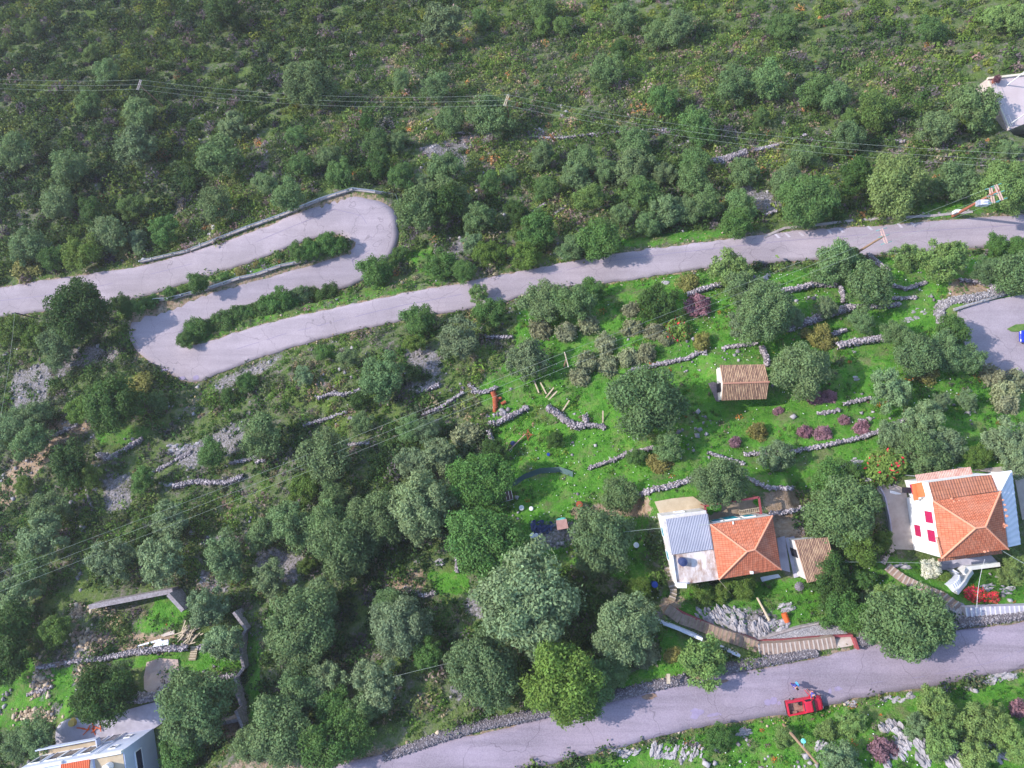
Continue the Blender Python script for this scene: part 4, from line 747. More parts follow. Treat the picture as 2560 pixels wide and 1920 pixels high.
def wallpanel(b_, p0, p1, t, z0, z1, w_, off=.03, th=.06):   # panel on the wall line p0->p1 (outside is to the right of p0->p1)
    p0 = Vector((p0[0], p0[1], 0)); p1 = Vector((p1[0], p1[1], 0)); e = (p1-p0).normalized(); n_ = Vector((e.y, -e.x, 0)); c_ = p0.lerp(p1, t)+n_*(off+th/2)+Vector((0, 0, (z0+z1)/2))
    b_.box(c_, (w_/2, th/2, (z1-z0)/2), (e, n_, Vector((0, 0, 1)))); return c_, e, n_
def window(root, p0, p1, t, z0, z1, w_, m_pane, m_frame, shutter=None):
    b_ = MB(); c_, e, n_ = wallpanel(b_, p0, p1, t, z0, z1, w_, .0, .05); f = b_.build('window', m_pane, root)
    fr = MB()
    for s_ in (-1, 1): fr.box(c_+e*s_*(w_/2+.04)+n_*.02, (.05, .06, (z1-z0)/2+.09), (e, n_, Vector((0, 0, 1)))); fr.box(c_+Vector((0, 0, s_*((z1-z0)/2+.045)))+n_*.022, (w_/2-.012, .06, .045), (e, n_, Vector((0, 0, 1))))
    fo_ = fr.build('frame', m_frame, None, origin=parent_origin(root)); fo_.location = (0, 0, 0); fo_.parent = f
    if shutter:
        sb = MB()
        for s_ in (-1, 1):
            sb.box(c_+e*s_*w_*.25+n_*.06, (w_*.25-.015, .025, (z1-z0)/2), (e, n_, Vector((0, 0, 1))))
            for k in range(6): sb.box(c_+e*s_*w_*.25+n_*.09+Vector((0, 0, (k-2.5)*(z1-z0)/6.5)), (w_*.25-.07, .012, .04), (e, n_, Vector((0, 0, 1))))
        so = sb.build('shutter', shutter, None, origin=parent_origin(root)); so.location = (0, 0, 0); so.parent = f
    return f
def hip(root, eave, ridge, mtile, over=.0, fascia=None):
    A, B, C_, D = eave; r0, r1 = ridge; b_ = MB()
    for f in ((A, r0, D), (B, A, r0, r1), (C_, B, r1), (D, C_, r1, r0)):
        pass
    for pts_ in ((D, A, r0), (A, B, r1, r0), (B, C_, r1), (C_, D, r0, r1)): roofface(b_, pts_)
    th = .16; b_.poly([p-Vector((0, 0, th)) for p in (A, B, C_, D)][::-1])
    for p, r in ((A, B), (B, C_), (C_, D), (D, A)): b_.poly([p, p-Vector((0, 0, th)), r-Vector((0, 0, th)), r])
    ro = b_.build('roof', mtile, root); rc = MB()
    for p, r in ((A, r0), (D, r0), (B, r1), (C_, r1), (r0, r1)):
        n_ = max(2, int((Vector(r)-Vector(p)).length/.4))
        for i in range(n_): rc.tube(Vector(p).lerp(r, i/n_)+Vector((0, 0, .02)), Vector(p).lerp(r, (i+1.08)/n_ if i < n_-1 else 1)+Vector((0, 0, .05)), .11, .09, 6)
    co = rc.build('ridge_tiles', M['ridge_tile'], None, origin=parent_origin(root)); co.location = (0, 0, 0); co.parent = ro; return ro
# ---------------------------------------------------------------- metal-roofed house (middle)
gz0 = CAMZ-86.6; eA, eB, eC, eD = [P(u, v, 82.7) for u, v in ((1776,1311),(1931,1289),(1953,1423.5),(1797.5,1448.7))]
H1 = empty('house', (eA.x, eA.y, gz0), 0, 'single-storey house, orange hip roof joined to a grey metal and a stained flat roof', 'house', 'houses')
ridge = [P(1867.4,1378.7,81.0), P(1887,1374,81.0)]; b_ = MB(); wq = inset([eA, eB, eC, eD], .02); wl = [P(u, v, 83.25) for u, v in ((1655,1290),(1765,1276),(1797,1448),(1692,1463))]
b_.prism([V3(p, -.05) for p in wq], gz0-.6); b_.prism([V3(p, -.02) for p in wl], gz0-.6); b_.build('wall', M['white_old'], H1)
hip(H1, [eA, eB, eC, eD], ridge, M['tile'])
b_ = MB(); corr(b_, [P(1664.8,1298,83.0), P(1769,1284.3,83.0), P(1782.8,1373,82.75), P(1679.4,1386.8,82.75)], 26, .035); b_.build('metal_roof', M['corr'], H1)
m = mat('stained_roof_slab', (.6, .55, .56), .9); q = N(m); f = q.noise(1.1, 6, q.pos((1, .35, 1)), .7); g = q.noise(.5, 5, q.pos(), .7)
q.col(q.mix(q.ramp(g, [(.45, (0, 0, 0)), (.65, (.8, .8, .8))]), q.ramp(f, [(.38, (.25, .14, .10)), (.47, (.45, .33, .28)), (.56, (.66, .60, .60)), (.75, (.78, .74, .76))]), (.60, .55, .57))); M['slab'] = m
fl = [P(u, v, 82.95) for u, v in ((1679.4,1387.5),(1783,1374),(1797,1448.7),(1690,1464))]; b_ = MB(); b_.slab(fl, .18); fs = b_.build('flat_roof', M['slab'], H1)
b_ = MB(); e = (fl[3]-fl[0]).normalized(); n_ = Vector((e.y, -e.x, 0))
b_.box((fl[0]+fl[3])/2+Vector((0, 0, .12)), ((fl[3]-fl[0]).length/2, .1, .12), (e, n_, Vector((0, 0, 1)))); b_.box(fl[3]+Vector((.5, .15, .35)), (.5, .25, .5)); b_.build('parapet', M['white'], H1)
for t, w_, z0, z1 in ((.17, 1.0, 1.0, 2.5), (.41, 1.5, .1, 2.5), (.70, 1.1, 1.0, 2.5)): window(H1, wq[1], wq[0], 1-t, gz0+z0, gz0+z1, w_, M['teal'], M['white'], M['teal'])
window(H1, wl[1], wl[0], .55, gz0+1.2, gz0+2.2, .9, M['glass'], M['white'])
for t in (.25, .6): window(H1, wl[0], wl[3], t, gz0+1.0, gz0+2.4, 1.0, M['teal'], M['white'])
for t in (.3, .7): window(H1, wq[2], wq[1], t, gz0+1.0, gz0+2.3, 1.0, M['glass'], M['white'], M['teal'])
b_ = MB(); pc = P(1716,1455,82.8); b_.box(pc+Vector((0,0,.3)), (.02,.02,.3)); pp = P(1879,1431,82.2); b_.box(pp, (.14,.14,.2)); pp = P(1832,1307,82.7); b_.box(pp, (.06,.15,.22)); b_.build('vent', M['whitep'], H1)
tp = P(1708.7,1406,82.0); b_ = MB(); bs = Vector((tp.x, tp.y, CAMZ-82.95)); b_.tube(bs, bs+Vector((0, 0, .85)), .46, .46, 20); b_.tube(bs+Vector((0, 0, .85)), bs+Vector((0, 0, .93)), .42, .18, 20); b_.tube(bs+Vector((0, 0, .93)), bs+Vector((0, 0, .99)), .17, .15, 14)
tag(b_.build('water_tank', M['navy'], None, origin=bs, smooth=False), 'round dark blue water tank on the stained flat roof', 'tank')
# patio, pergola frame, lattice
drape('patio', [(1636,1254),(1680,1246),(1732,1241),(1763,1262),(1766,1285),(1700,1287),(1652,1291)], M['concrete_y'], 'yellowish concrete patio', kind='structure', off=.12)
drape('patio', [(1766,1262),(1890,1243),(1903,1280),(1925,1290),(1778,1310),(1768,1290)], noisy('mossy_terrace', (.20,.15,.10), (.33,.26,.21), 1.2), 'brown mossy terrace floor behind the orange roof', kind='structure', off=.10)
b_ = MB(); pa_, pb_, pc_, pd_ = P(1762,1265,84.3), P(1897,1243,84.3), P(1903,1285,84.3), P(1766,1286,84.3)
PG = empty('pergola', (pa_.x, pa_.y, gz0), 0, 'maroon metal pergola frame over the brown terrace', 'pergola')
for a, c_ in ((pa_, pb_), (pb_, pc_), (pa_, pd_)):
    d_ = (c_-a); e = d_.normalized(); b_.box((a+c_)/2, (d_.length/2, .11, .07), (e, Vector((-e.y, e.x, 0)), Vector((0, 0, 1))))
b_.build('beam', M['maroon'], PG)
for p in (pa_, pb_, pc_, pd_, (pa_+pb_)/2): MB().tube((p.x, p.y, gz0-.2), (p.x, p.y, p.z-.07), .05).build('post', M['maroon'], PG)
b_ = MB(); L0, L1 = P(1848,1282,84.6), P(1910,1272,84.6); e = (L1-L0).normalized(); n_ = Vector((-e.y, e.x, 0))
for s_ in (-.22, .22): b_.tube(L0+n_*s_, L1+n_*s_, .03)
for i in range(14): c_ = L0.lerp(L1, i/13); b_.tube(c_-n_*.22, c_+n_*.22, .022)
tag(b_.build('ladder', M['plank'], None, origin=L0), 'pale wooden ladder lying across beside the maroon pergola', 'ladder')
for i, (u, v, r) in enumerate(((1775,1274,.5),(1786,1272,.45),(1795,1269,.42),(1892,1255,.4))):
    e = bpy.data.objects.new('potted_plant', PR['shrub'][i]); W.objects.link(e); p = G(u, v, .3); e.location = p; e.scale = (r, r, r); e.color = (.07, .25, .025, 1); tag(e, ['leafy green plant, left end of the row under the maroon pergola', 'leafy green plant, middle of the row under the maroon pergola', 'leafy green plant, right end of the row under the maroon pergola', 'lone green plant in the right corner of the maroon pergola'][i], 'plant', 'plants under the pergola')
drape('path', [(1942,1345),(1961,1340),(1975,1430),(1952,1424)], M['concrete_g'], 'grey concrete path right of the orange roof', kind='structure', off=.1)
drape('path', [(1963,1345),(1985,1340),(1995,1385),(2000,1440),(1985,1445),(1975,1400)], M['concrete_g'], 'bluish concrete strip beside the small tiled outbuilding', kind='structure', off=.08)
drape('path', [(1900,1443),(1945,1435),(1952,1443),(1905,1454)], M['sheet_blue'], 'pale paving slabs below the orange roof', kind='structure', off=.1)
# ---------------------------------------------------------------- tiled sheds
def shed_gable(eaves_t, eaves_b, rd, dE, dR, gd, label, wallm):
    A, B = [P(*p, dE) for p in eaves_t]; D, C_ = [P(*p, dE) for p in eaves_b]; r0, r1 = [P(*p, dR) for p in rd]; gz_ = CAMZ-gd
    root = empty('tiled_shed', (A.x, A.y, gz_), 0, label, 'shed', 'sheds'); wq_ = inset([A, B, C_, D], .28); b_ = MB(); b_.prism([V3(p, -.04) for p in wq_], gz_-.8)
    ri = [r0+(r1-r0).normalized()*.2, r1-(r1-r0).normalized()*.2]
    b_.poly([V3(wq_[0], -.04), V3(ri[0], -.1), V3(wq_[3], -.04)]); b_.poly([V3(wq_[1], -.04), V3(wq_[2], -.04), V3(ri[1], -.1)]); b_.build('wall', wallm, root)
    b_ = MB(); corr(b_, [A, B, r1, r0], 27, .075); corr(b_, [D, C_, r1, r0], 27, .075); ro = b_.build('roof', M['barrel'], root)
    rc = MB(); n_ = 16
    for i in range(n_): rc.tube(r0.lerp(r1, i/n_)+Vector((0, 0, .05)), r0.lerp(r1, (i+1.1)/n_)+Vector((0, 0, .07)), .12, .10, 7)
    co = rc.build('ridge_tiles', mat('old_ridge', (.45, .22, .16), .9), None, origin=parent_origin(root)); co.location = (0, 0, 0); co.parent = ro; return root, wq_, gz_
S1, wq_, gs = shed_gable([(1799.7,913.4),(1912.5,911)], [(1804,1001),(1917,997)], [(1807,959),(1923,955)], 92.4, 91.4, 95.2, 'stone shed with old striped barrel-tile gable roof on the green terrace', M['white_old'])
b_ = MB(); wallpanel(b_, wq_[0], wq_[3], .62, gs, gs+2.0, 1.1); b_.build('door', M['dark'], S1)
drape('path', [(1770,958),(1783,955),(1800,960),(1800,1005),(1790,1003)], noisy('dark_paving', (.14,.11,.12), (.26,.21,.22), 2), 'dark paved strip at the shed door', kind='structure', off=.08)
gs2 = CAMZ-85.2; A, B, C_, D = P(1986,1350,82.6), P(2071,1343,82.6), P(2095,1440,81.9), P(2018,1457,81.9)
S2 = empty('tiled_shed', (A.x, A.y, gs2), 0, 'small outbuilding with sloping old tile roof between the two big houses', 'shed', 'sheds'); b_ = MB(); b_.prism([V3(p, -.08) for p in inset([A, B, C_, D], .25)], gs2-.6); b_.build('wall', M['white_old'], S2)
b_ = MB(); corr(b_, [A, B, C_, D], 20, .075); b_.build('roof', M['barrel'], S2); wq_ = inset([A, B, C_, D], .25); b_ = MB(); wallpanel(b_, wq_[0], wq_[3], .35, gs2, gs2+1.9, .9); b_.build('door', M['dark'], S2)
# teal hut
gh = float(G(1405,1300).z); A, B, C_, D = [P(u, v, CAMZ-gh-2.2) for u, v in ((1390,1301),(1416,1297),(1421,1320),(1393,1325))]
S3 = empty('hut', (A.x, A.y, gh), 0, 'tiny hut with pinkish flat roof and light teal front', 'hut'); b_ = MB(); b_.prism([V3(p, -.05) for p in inset([A, B, C_, D], .08)], gh-.3); b_.build('wall', M['teal_light'], S3)
b_ = MB(); b_.slab([V3(A), V3(B), V3(C_, .12), V3(D, .12)], .08); b_.build('roof', noisy('rusty_pink_sheet', (.33,.18,.17), (.46,.28,.26), 2.5), S3); b_ = MB(); wallpanel(b_, B, A, .5, gh, gh+1.8, .8, -.06); b_.build('door', M['teal_light'], S3)
# ---------------------------------------------------------------- big white house
g2 = CAMZ-86.2; A, B, C_, D = [P(u, v, 80.2) for u, v in ((2333,1252.5),(2501,1228.5),(2521,1373),(2353.5,1396))]
H2 = empty('house', (A.x, A.y, g2), 0, 'big two-storey white house with orange hip roof and magenta shutters', 'house', 'houses')
NA, NB = P(2321,1206,81.0), P(2479,1185,81.0); wq = inset([A, B, C_, D], .10); b_ = MB(); b_.prism([V3(p, -.06) for p in wq], g2-1); nq = [NA, NB, P(2492,1224,81.0), P(2334,1251,81.0)]
b_.prism([V3(p, -.10) for p in nq], g2-1); b_.build('wall', M['white'], H2); hip(H2, [A, B, C_, D], [P(2438.6,1320.4,78.3), P(2463.5,1317,78.3)], M['tile'])
b_ = MB(); roofface(b_, [V3(NA, -.02), V3(NB, -.02), V3(P(2494,1227,80.5)), V3(P(2333.5,1251.5,80.5))]); b_.build('lean_to_roof', M['tile_brown_shaded'], H2)
b_ = MB(); b_.slab([P(2427,1190.5,80.9), P(2481,1183,80.9), P(2529,1176,81.0), P(2504,1226,80.6), P(2495,1226,80.6), P(2479.5,1187,80.95)], .25); b_.build('flat_roof', M['white'], H2)
b_ = MB(); corr(b_, [P(2530,1177,82.2), P(2552,1361,82.4), P(2522,1368,81.2), P(2504,1227,81.0)], 11, .03); b_.build('side_roof', M['corr_white'], H2)
b_ = MB(); b_.prism([P(2505,1230,81.3), P(2528,1182,82.4), P(2549,1358,82.6), P(2523,1365,81.6)], g2-1); b_.build('annex_wall', M['white'], H2)
b_ = MB(); corr(b_, [P(2288,1187,83.6), P(2426,1167,83.6), P(2432,1186,83.2), P(2294,1205,83.2)], 34, .035); aw = b_.build('awning', M['corr_red'], H2)
b_ = MB()
for u, v in ((2290,1190),(2358,1180),(2425,1170)): p = P(u, v, 83.62); b_.tube((p.x, p.y, g2-.5), p, .05)
o = b_.build('post', M['steel'], None, origin=parent_origin(H2)); o.location = (0, 0, 0); o.parent = aw
b_ = MB(); b_.slab([P(2291,1208,82.4), P(2308,1205,82.4), P(2316,1240,82.4), P(2297,1244,82.4)], .1); b_.slab([P(2279,1210,82.6), P(2291,1208,82.6), P(2297,1250,82.6), P(2285,1252,82.6)], .08); b_.build('canopy', M['corr_orange'], H2)
b_ = MB(); b_.slab([P(2345,1397,82.0), P(2503,1376,82.0), P(2507,1384,82.1), P(2348,1404,82.1)], .15); b_.build('porch_roof', M['tile_brown_shaded'], H2)
for t in (.30, .64): window(H2, wq[0], wq[3], t, CAMZ-82.3, CAMZ-80.75, 1.25, M['magenta'], M['white'], M['magenta'])
window(H2, wq[0], wq[3], .60, CAMZ-85.0, CAMZ-83.7, 1.25, M['glass'], M['white'], M['magenta']); window(H2, nq[0], nq[3], .5, CAMZ-85.1, CAMZ-83.6, 1.2, M['magenta'], M['white'], M['magenta'])
b_ = MB(); p = P(2257,1225,85.4); b_.box((p.x+.35, p.y, CAMZ-85.3), (.35, .3, .3)); b_.build('air_unit', M['dark'], H2)
# stones lying along the tile edges (weights)
b_ = MB(); rs = random.Random(4)
for u, v in [(2335+i*1.3, 1345+i*5) for i in range(9)]+[(2372,1247),(2377,1254),(2390,1252),(2404,1251),(2500,1250),(2505,1262),(2507,1275),(2510,1290),(2503,1311),(2509,1314),(2498,1315),(2504,1318),(2343,1267),(2353,1271),(2346,1285),(2455,1379),(2463,1378),(2482,1240)]:
    b_ = MB(); s_ = .10+.07*rs.random(); p = P(u+8, v, 80.0); b_.tube(p-Vector((0, 0, .12)), p+Vector((0, 0, .04)), s_, s_*.7, 7); b_.build('roof_stone', M['ridge_tile'], H2)
drape('patio', [(2190,1209),(2225,1207),(2262,1222),(2272,1260),(2283,1308),(2297,1362),(2228,1363),(2221,1305),(2206,1243),(2193,1225)], M['concrete'], 'grey-brown concrete yard left of the white house', kind='structure', off=.12)
drape('patio', [(2346,1404),(2476,1388),(2492,1404),(2396,1416),(2372,1424),(2350,1424)], M['concrete_g'], 'smooth grey terrace below the white house', kind='structure', off=.16)
drape('path', [(2228,1363),(2297,1362),(2310,1375),(2240,1373),(2220,1395),(2212,1412),(2200,1405),(2214,1385)], M['concrete'], 'narrow concrete path round the garden', kind='structure', off=.1)
drape('patio', [(2425,1175),(2560,1160),(2640,1160),(2640,1240),(2555,1300),(2535,1190)], M['concrete'], 'pinkish yard behind the white house', kind='structure', off=.1)
def lowwall(pl, wpx, h, m, name, label, cat, group=None, base=None):
    b_ = MB(); pp = [G(a, b) for a, b in pl]
    for p, r in zip(pp[:-1], pp[1:]):
        n_ = max(1, int((r-p).length/1.5))
        for i in range(n_):
            a, c_ = p.lerp(r, i/n_), p.lerp(r, (i+1)/n_); e = Vector((c_.x-a.x, c_.y-a.y, 0)); l = e.length; e.normalize(); s_ = Vector((-e.y, e.x, 0))*wpx*88/F/2
            A = [V3(a, 0)+s_, V3(a, 0)-s_, V3(c_, 0)-s_, V3(c_, 0)+s_]; zz = [float(zt(q_.x, q_.y)) for q_ in A]; z1, z2 = max(zz[0], zz[1])+h, max(zz[2], zz[3])+h
            b_.poly([Vector((A[0].x, A[0].y, z1)), Vector((A[1].x, A[1].y, z1)), Vector((A[2].x, A[2].y, z2)), Vector((A[3].x, A[3].y, z2))])
            for j in range(4): 
                q0, q1 = A[j], A[(j+1) % 4]; h0 = z1 if j in (0, 1) else z2; h1 = z1 if (j+1) % 4 in (0, 1) else z2; b_.poly([Vector((q0.x, q0.y, h0)), Vector((q0.x, q0.y, min(zz)-.3)), Vector((q1.x, q1.y, min(zz)-.3)), Vector((q1.x, q1.y, h1))])
    return tag(b_.build(name, m, None, origin=pp[0]), label, cat, group)
lowwall([(2488,1408),(2440,1414),(2405,1418),(2397,1430)], 9, .9, M['white'], 'parapet_wall', 'thick white parapet along the terrace below the white house', 'wall')
lowwall([(2418,1425),(2398,1452),(2381,1478)], 8, .8, M['white'], 'parapet_wall', 'white sloping parapet beside the bluish garden stairs', 'wall')
lowwall([(2194,1212),(2209,1243),(2222,1305),(2224,1330)], 3, .5, M['concrete_g'], 'low_wall', 'low grey wall on the left side of the white house yard', 'wall')
lowwall([(1625,1543),(1690,1567),(1752,1594)], 7, .7, M['sheet_blue'], 'low_wall', 'pale blue-white low wall, upper piece beside the mossy stairs', 'wall')
lowwall([(1793,1612),(1845,1635)], 6, .7, M['sheet_blue'], 'low_wall', 'pale blue-white low wall, lower piece near the feathery tree', 'wall')
def stairs(name, pl, wpx, n_, m, m2, label, h=.14, parapet=None):
    pp = [G(a, b) for a, b in pl]; L = [0]
    for p, r in zip(pp[:-1], pp[1:]): L.append(L[-1]+(r-p).xy.length)
    root = empty(name, pp[0], 0, label, 'stairs', 'garden stairs'); b_ = MB(); eds = []
    def at(s_):
        for i in range(len(L)-1):
            if s_ <= L[i+1]+1e-6: return pp[i].lerp(pp[i+1], (s_-L[i])/(L[i+1]-L[i]))
        return pp[-1]
    for i in range(n_):
        a, c_ = at(L[-1]*i/n_), at(L[-1]*(i+1)/n_); e = Vector((c_.x-a.x, c_.y-a.y, 0)); l = e.length; e.normalize(); s_ = Vector((-e.y, e.x, 0)); w_ = wpx*85/F/2; m_ = (a+c_)/2
        zz = max(float(zt(m_.x+s_.x*k*w_+e.x*j*l/2, m_.y+s_.y*k*w_+e.y*j*l/2)) for k in (-1, 0, 1) for j in (-1, 0, 1))+h
        b_.box((m_.x, m_.y, zz-.5), (l/2*1.02, w_, .5), (e, s_, Vector((0, 0, 1))))
        up = 1 if zt(c_.x, c_.y) < zt(a.x, a.y) else -1
        ed = MB(); eds.append(ed); ed.box(Vector((m_.x, m_.y, zz+.012))+e*up*l*.44, (.07, w_*.98, .014), (e, s_, Vector((0, 0, 1))))
    b_.build('steps', m, root); [ed.build('nosing', m2, root) for ed in eds]; return root
stairs('stairs', [(1665,1519),(1700,1545),(1800,1582),(1888,1612)], 25, 22, M['stair_brown'], M['stair_olive'], 'brown mossy stair flight climbing diagonally below the orange roof')
stairs('stairs', [(1890,1617),(1960,1615),(2040,1608),(2084,1602)], 25, 17, M['stair_brown'], M['step_edge'], 'brownish stair flight running down alongside the lower road')
stairs('stairs', [(1664,1392),(1672,1440),(1684,1478),(1678,1500)], 17, 12, M['stair_olive'], M['step_edge'], 'narrow mossy stairs along the left wall of the metal-roofed house')
stairs('stairs', [(2216,1416),(2255,1446),(2300,1468),(2352,1488),(2390,1516)], 20, 16, M['stair_brown'], M['step_edge'], 'pinkish stair path curving under the white house garden')
stairs('stairs', [(2404,1527),(2470,1525),(2560,1524),(2640,1520)], 22, 19, M['concrete_g'], M['white_old'], 'pale stairs by the lower road under the crimson hedge')
stairs('stairs', [(2376,1424),(2384,1440),(2372,1470)], 17, 9, M['sheet_blue'], M['white'], 'bluish white steps beside the sloping white parapet')
stairs('stairs', [(487,1616),(482,1650)], 19, 6, M['stair_olive'], M['plank'], 'short wooden-edged garden steps by the sand patch')
lowwall([(1690,1522),(1732,1542),(1802,1571),(1888,1598)], 5, .5, M['maroon'], 'parapet_wall', 'maroon-topped parapet along the diagonal mossy stairs', 'wall')
lowwall([(1888,1599),(1960,1597),(2060,1589),(2126,1585)], 4, .5, M['maroon'], 'parapet_wall', 'maroon-topped parapet between gravel bank and lower stairs', 'wall')
lowwall([(2127,1589),(2137,1618)], 5, .9, M['maroon'], 'parapet_wall', 'maroon end parapet at the foot of the lower stairs', 'wall')
drape('landing', [(2086,1592),(2126,1590),(2134,1612),(2088,1620)], M['concrete'], 'concrete landing at the road end of the stairs', kind='structure', off=.14)
pebble = mat('pebble_bank', (.4, .37, .4), .95, .1); q = N(pebble); vo = q.n('ShaderNodeTexVoronoi'); vo.inputs['Scale'].default_value = 11; q.l(q.pos(), vo.inputs['Vector']); q.col(q.ramp(vo.outputs['Color'], [(.15, (.22, .20, .22)), (.5, (.33, .31, .34)), (.85, (.46, .43, .46))])); q.bump(vo.outputs['Distance'], .08)
drape('gravel_bank', [(1884,1601),(1940,1586),(1986,1573),(2059,1557),(2096,1565),(2124,1588),(2060,1592),(1960,1599)], pebble, 'wedge of grey pebbles above the lower stairs', kind='structure', off=.3, thick=.5)
lowwall([(1890,1597),(1986,1568),(2062,1552)], 3, .45, M['kerb'], 'low_wall', 'thin stone coping along the upper edge of the pebble bank', 'wall')
# ---------------------------------------------------------------- balcony building (bottom left)
g3 = CAMZ-90.0; F0, F1 = P(141,1865,90.0), P(384,1820,90.0); fe = (F1-F0); fl_ = fe.length; fe.normalize(); fn = Vector((-fe.y, fe.x, 0))   # fn towards the valley
H3 = empty('balcony_building', F0, 0, 'pale blue-white two-storey building with long balcony, cut by the photo edge', 'building', 'houses')
bk = -fn*11; F0z = Vector((F0.x, F0.y, g3)); F1z = Vector((F1.x, F1.y, g3)); HT = 6.4
b_ = MB(); b_.prism([V3(F0z, HT), V3(F1z-fe*0, HT), V3(F1z+bk, HT), V3(F0z+bk, HT)], g3-2); b_.build('wall', M['blue_grey'], H3)
def fbox(name, t0, t1, out0, out1, z0, z1, m): 
    b_ = MB(); c_ = F0z+fe*(fl_*(t0+t1)/2)+fn*(out0+out1)/2+Vector((0, 0, (z0+z1)/2)); b_.box(c_, (fl_*(t1-t0)/2, abs(out1-out0)/2, (z1-z0)/2), (fe, fn, Vector((0, 0, 1)))); return b_.build(name, m, H3)
fbox('balcony_floor', 0, .60, .003, .85, 2.85, 3.0, M['concrete_y']); fbox('balcony_parapet', 0, .60, .80, .92, 2.8, 3.6, M['blue_grey']); fbox('balcony_parapet', .595, .605, .01, .79, 2.8, 3.6, M['blue_grey'])
fbox('roof_slab', .72, .99, -3.2, -.3, HT+.003, HT+.05, M['concrete_y']); fbox('parapet', .70, 1.0, -.22, .06, HT-.1, HT+.5, M['white']); fbox('parapet', 0, .42, -.22, .06, HT-.1, HT+.3, M['white'])
b_ = MB(); q4 = [V3(F0z+fe*fl_*.42-fn*.2, HT+.4), V3(F0z+fe*fl_*.70-fn*.2, HT+.4), V3(F0z+fe*fl_*.70-fn*2.6, HT+1.3), V3(F0z+fe*fl_*.42-fn*2.6, HT+1.3)]; corr(b_, q4, 16, .09); b_.build('tiled_canopy', mat('orange_stripe', (.72, .18, .08), .7), H3)
b_ = MB(); b_.prism([V3(F0z+fe*fl_*.42-fn*.25, HT+.3), V3(F0z+fe*fl_*.70-fn*.25, HT+.3), V3(F0z+fe*fl_*.70-fn*2.5, HT+1.15), V3(F0z+fe*fl_*.42-fn*2.5, HT+1.15)], g3+HT); b_.build('attic_wall', M['white'], H3)
fpt = lambda t: F0z+fe*fl_*t
for t, z, w_, h_ in ((.285, 1.0, 1.0, 1.2), (.49, .1, 1.1, 2.2), (.65, .1, 1.1, 2.2), (.82, 1.3, .6, .7), (.10, .9, 1.0, 1.2), (.24, 3.1, 1.3, 2.2), (.38, 3.1, 1.5, 2.2), (.57, 3.1, 1.3, 2.2), (.83, 4.4, .7, .8), (.08, 3.1, 1.2, 2.2)):
    window(H3, fpt(1), fpt(0), 1-t, g3+z, g3+z+h_, w_, M['glass'], M['whitep'])
window(H3, F1z+bk, F1z, .80, g3+3.2, g3+4.4, 2.2, M['glass'], M['whitep'])
b_ = MB(); b_.tube(F0z+fe*fl_*.72+fn*.08, V3(F0z+fe*fl_*.72+fn*.08, HT), .05); b_.tube(F0z+fe*fl_*.86-fn*1.4+Vector((0, 0, HT+.1)), F0z+fe*fl_*.86-fn*1.4+Vector((0, 0, HT+1.0)), .45, .45, 16); b_.build('pipe', M['whitep'], H3)
drape('patio', [(141,1866),(142,1821),(152,1806),(170,1797),(230,1790),(311,1776),(386,1755),(414,1759),(416,1800),(384,1822),(264,1846)], M['concrete_g'], 'smooth grey patio in front of the balcony building', kind='structure', off=.12)
b_ = MB(); rr = random.Random(3)
for i in range(9):
    p = F0z+fe*(fl_*(.28+.2*rr.random()))+fn*(.9+rr.random()*.8)+Vector((0, 0, .2)); b_.box(p, (.5, .05, .04), (Vector((math.cos(i), math.sin(i), .2)).normalized(), Vector((-math.sin(i), math.cos(i), 0)), Vector((0, 0, 1))))
tag(b_.build('broken_furniture', M['orange'], None, origin=F0z), 'orange-brown heap of broken wooden furniture on the patio', 'furniture')
b_ = MB(); p = G(182,1806,.2); b_.tube(V3(p, -.2), V3(p, .35), .5, .4, 14); tag(b_.build('planter', mat('ochre', (.5, .36, .1), .8), None, origin=p), 'round ochre planter at the patio edge', 'planter')
drape('sand_patch', [(368,1655),(385,1650),(400,1645),(446,1648),(448,1680),(438,1706),(400,1728),(384,1735),(362,1722),(361,1690)], M['sand'], 'pinkish sand pad', kind='structure', off=.15)
# low stone enclosure walls bottom left
def solidwall(pl, th, h, m, label):
    b_ = MB(); pp = [G(a, b) for a, b in pl]
    for p, r in zip(pp[:-1], pp[1:]):
        n_ = max(1, int((r-p).length/2)); top = max(float(zt(p.x, p.y)), float(zt(r.x, r.y)))+h if h > 1.5 else None
        for i in range(n_):
            a, c_ = p.lerp(r, i/n_), p.lerp(r, (i+1)/n_); e = Vector((c_.x-a.x, c_.y-a.y, 0)); l = e.length; e.normalize(); z1 = top if top else max(float(zt(a.x, a.y)), float(zt(c_.x, c_.y)))+h; z0 = min(float(zt(a.x, a.y)), float(zt(c_.x, c_.y)))-.8
            m_ = (a+c_)/2; b_.box((m_.x, m_.y, (z0+z1)/2), (l/2+(th*.3 if not top else 0), th/2, (z1-z0)/2), (e, Vector((-e.y, e.x, 0)), Vector((0, 0, 1))))
    return tag(b_.build('stone_wall', m, None, origin=pp[0]), label, 'wall', 'mortared walls of the lower left plots')
M['mortar'] = noisy('mortared_stone', (.20, .17, .18), (.40, .36, .40), 4, .9, .06)
solidwall([(250,1508),(447,1471)], .6, 1.7, M['mortar'], 'long tall mortared stone wall above the green plot, lower left')
solidwall([(450,1474),(472,1520)], .5, 1.6, M['mortar'], 'short return wall at the right end of the tall stone wall')
solidwall([(604,1522),(624,1567),(616,1583),(614,1629),(619,1663)], .35, 1.2, M['mortar'], 'thin upright wall, upper part of the right plot boundary')
solidwall([(619,1663),(602,1685),(604,1708)], .35, 1.2, M['mortar'], 'thin boundary wall, kinked middle part near the stone bank')
solidwall([(604,1708),(614,1758),(616,1808)], .35, 1.2, M['mortar'], 'thin boundary wall, lower part behind the big olive tree')
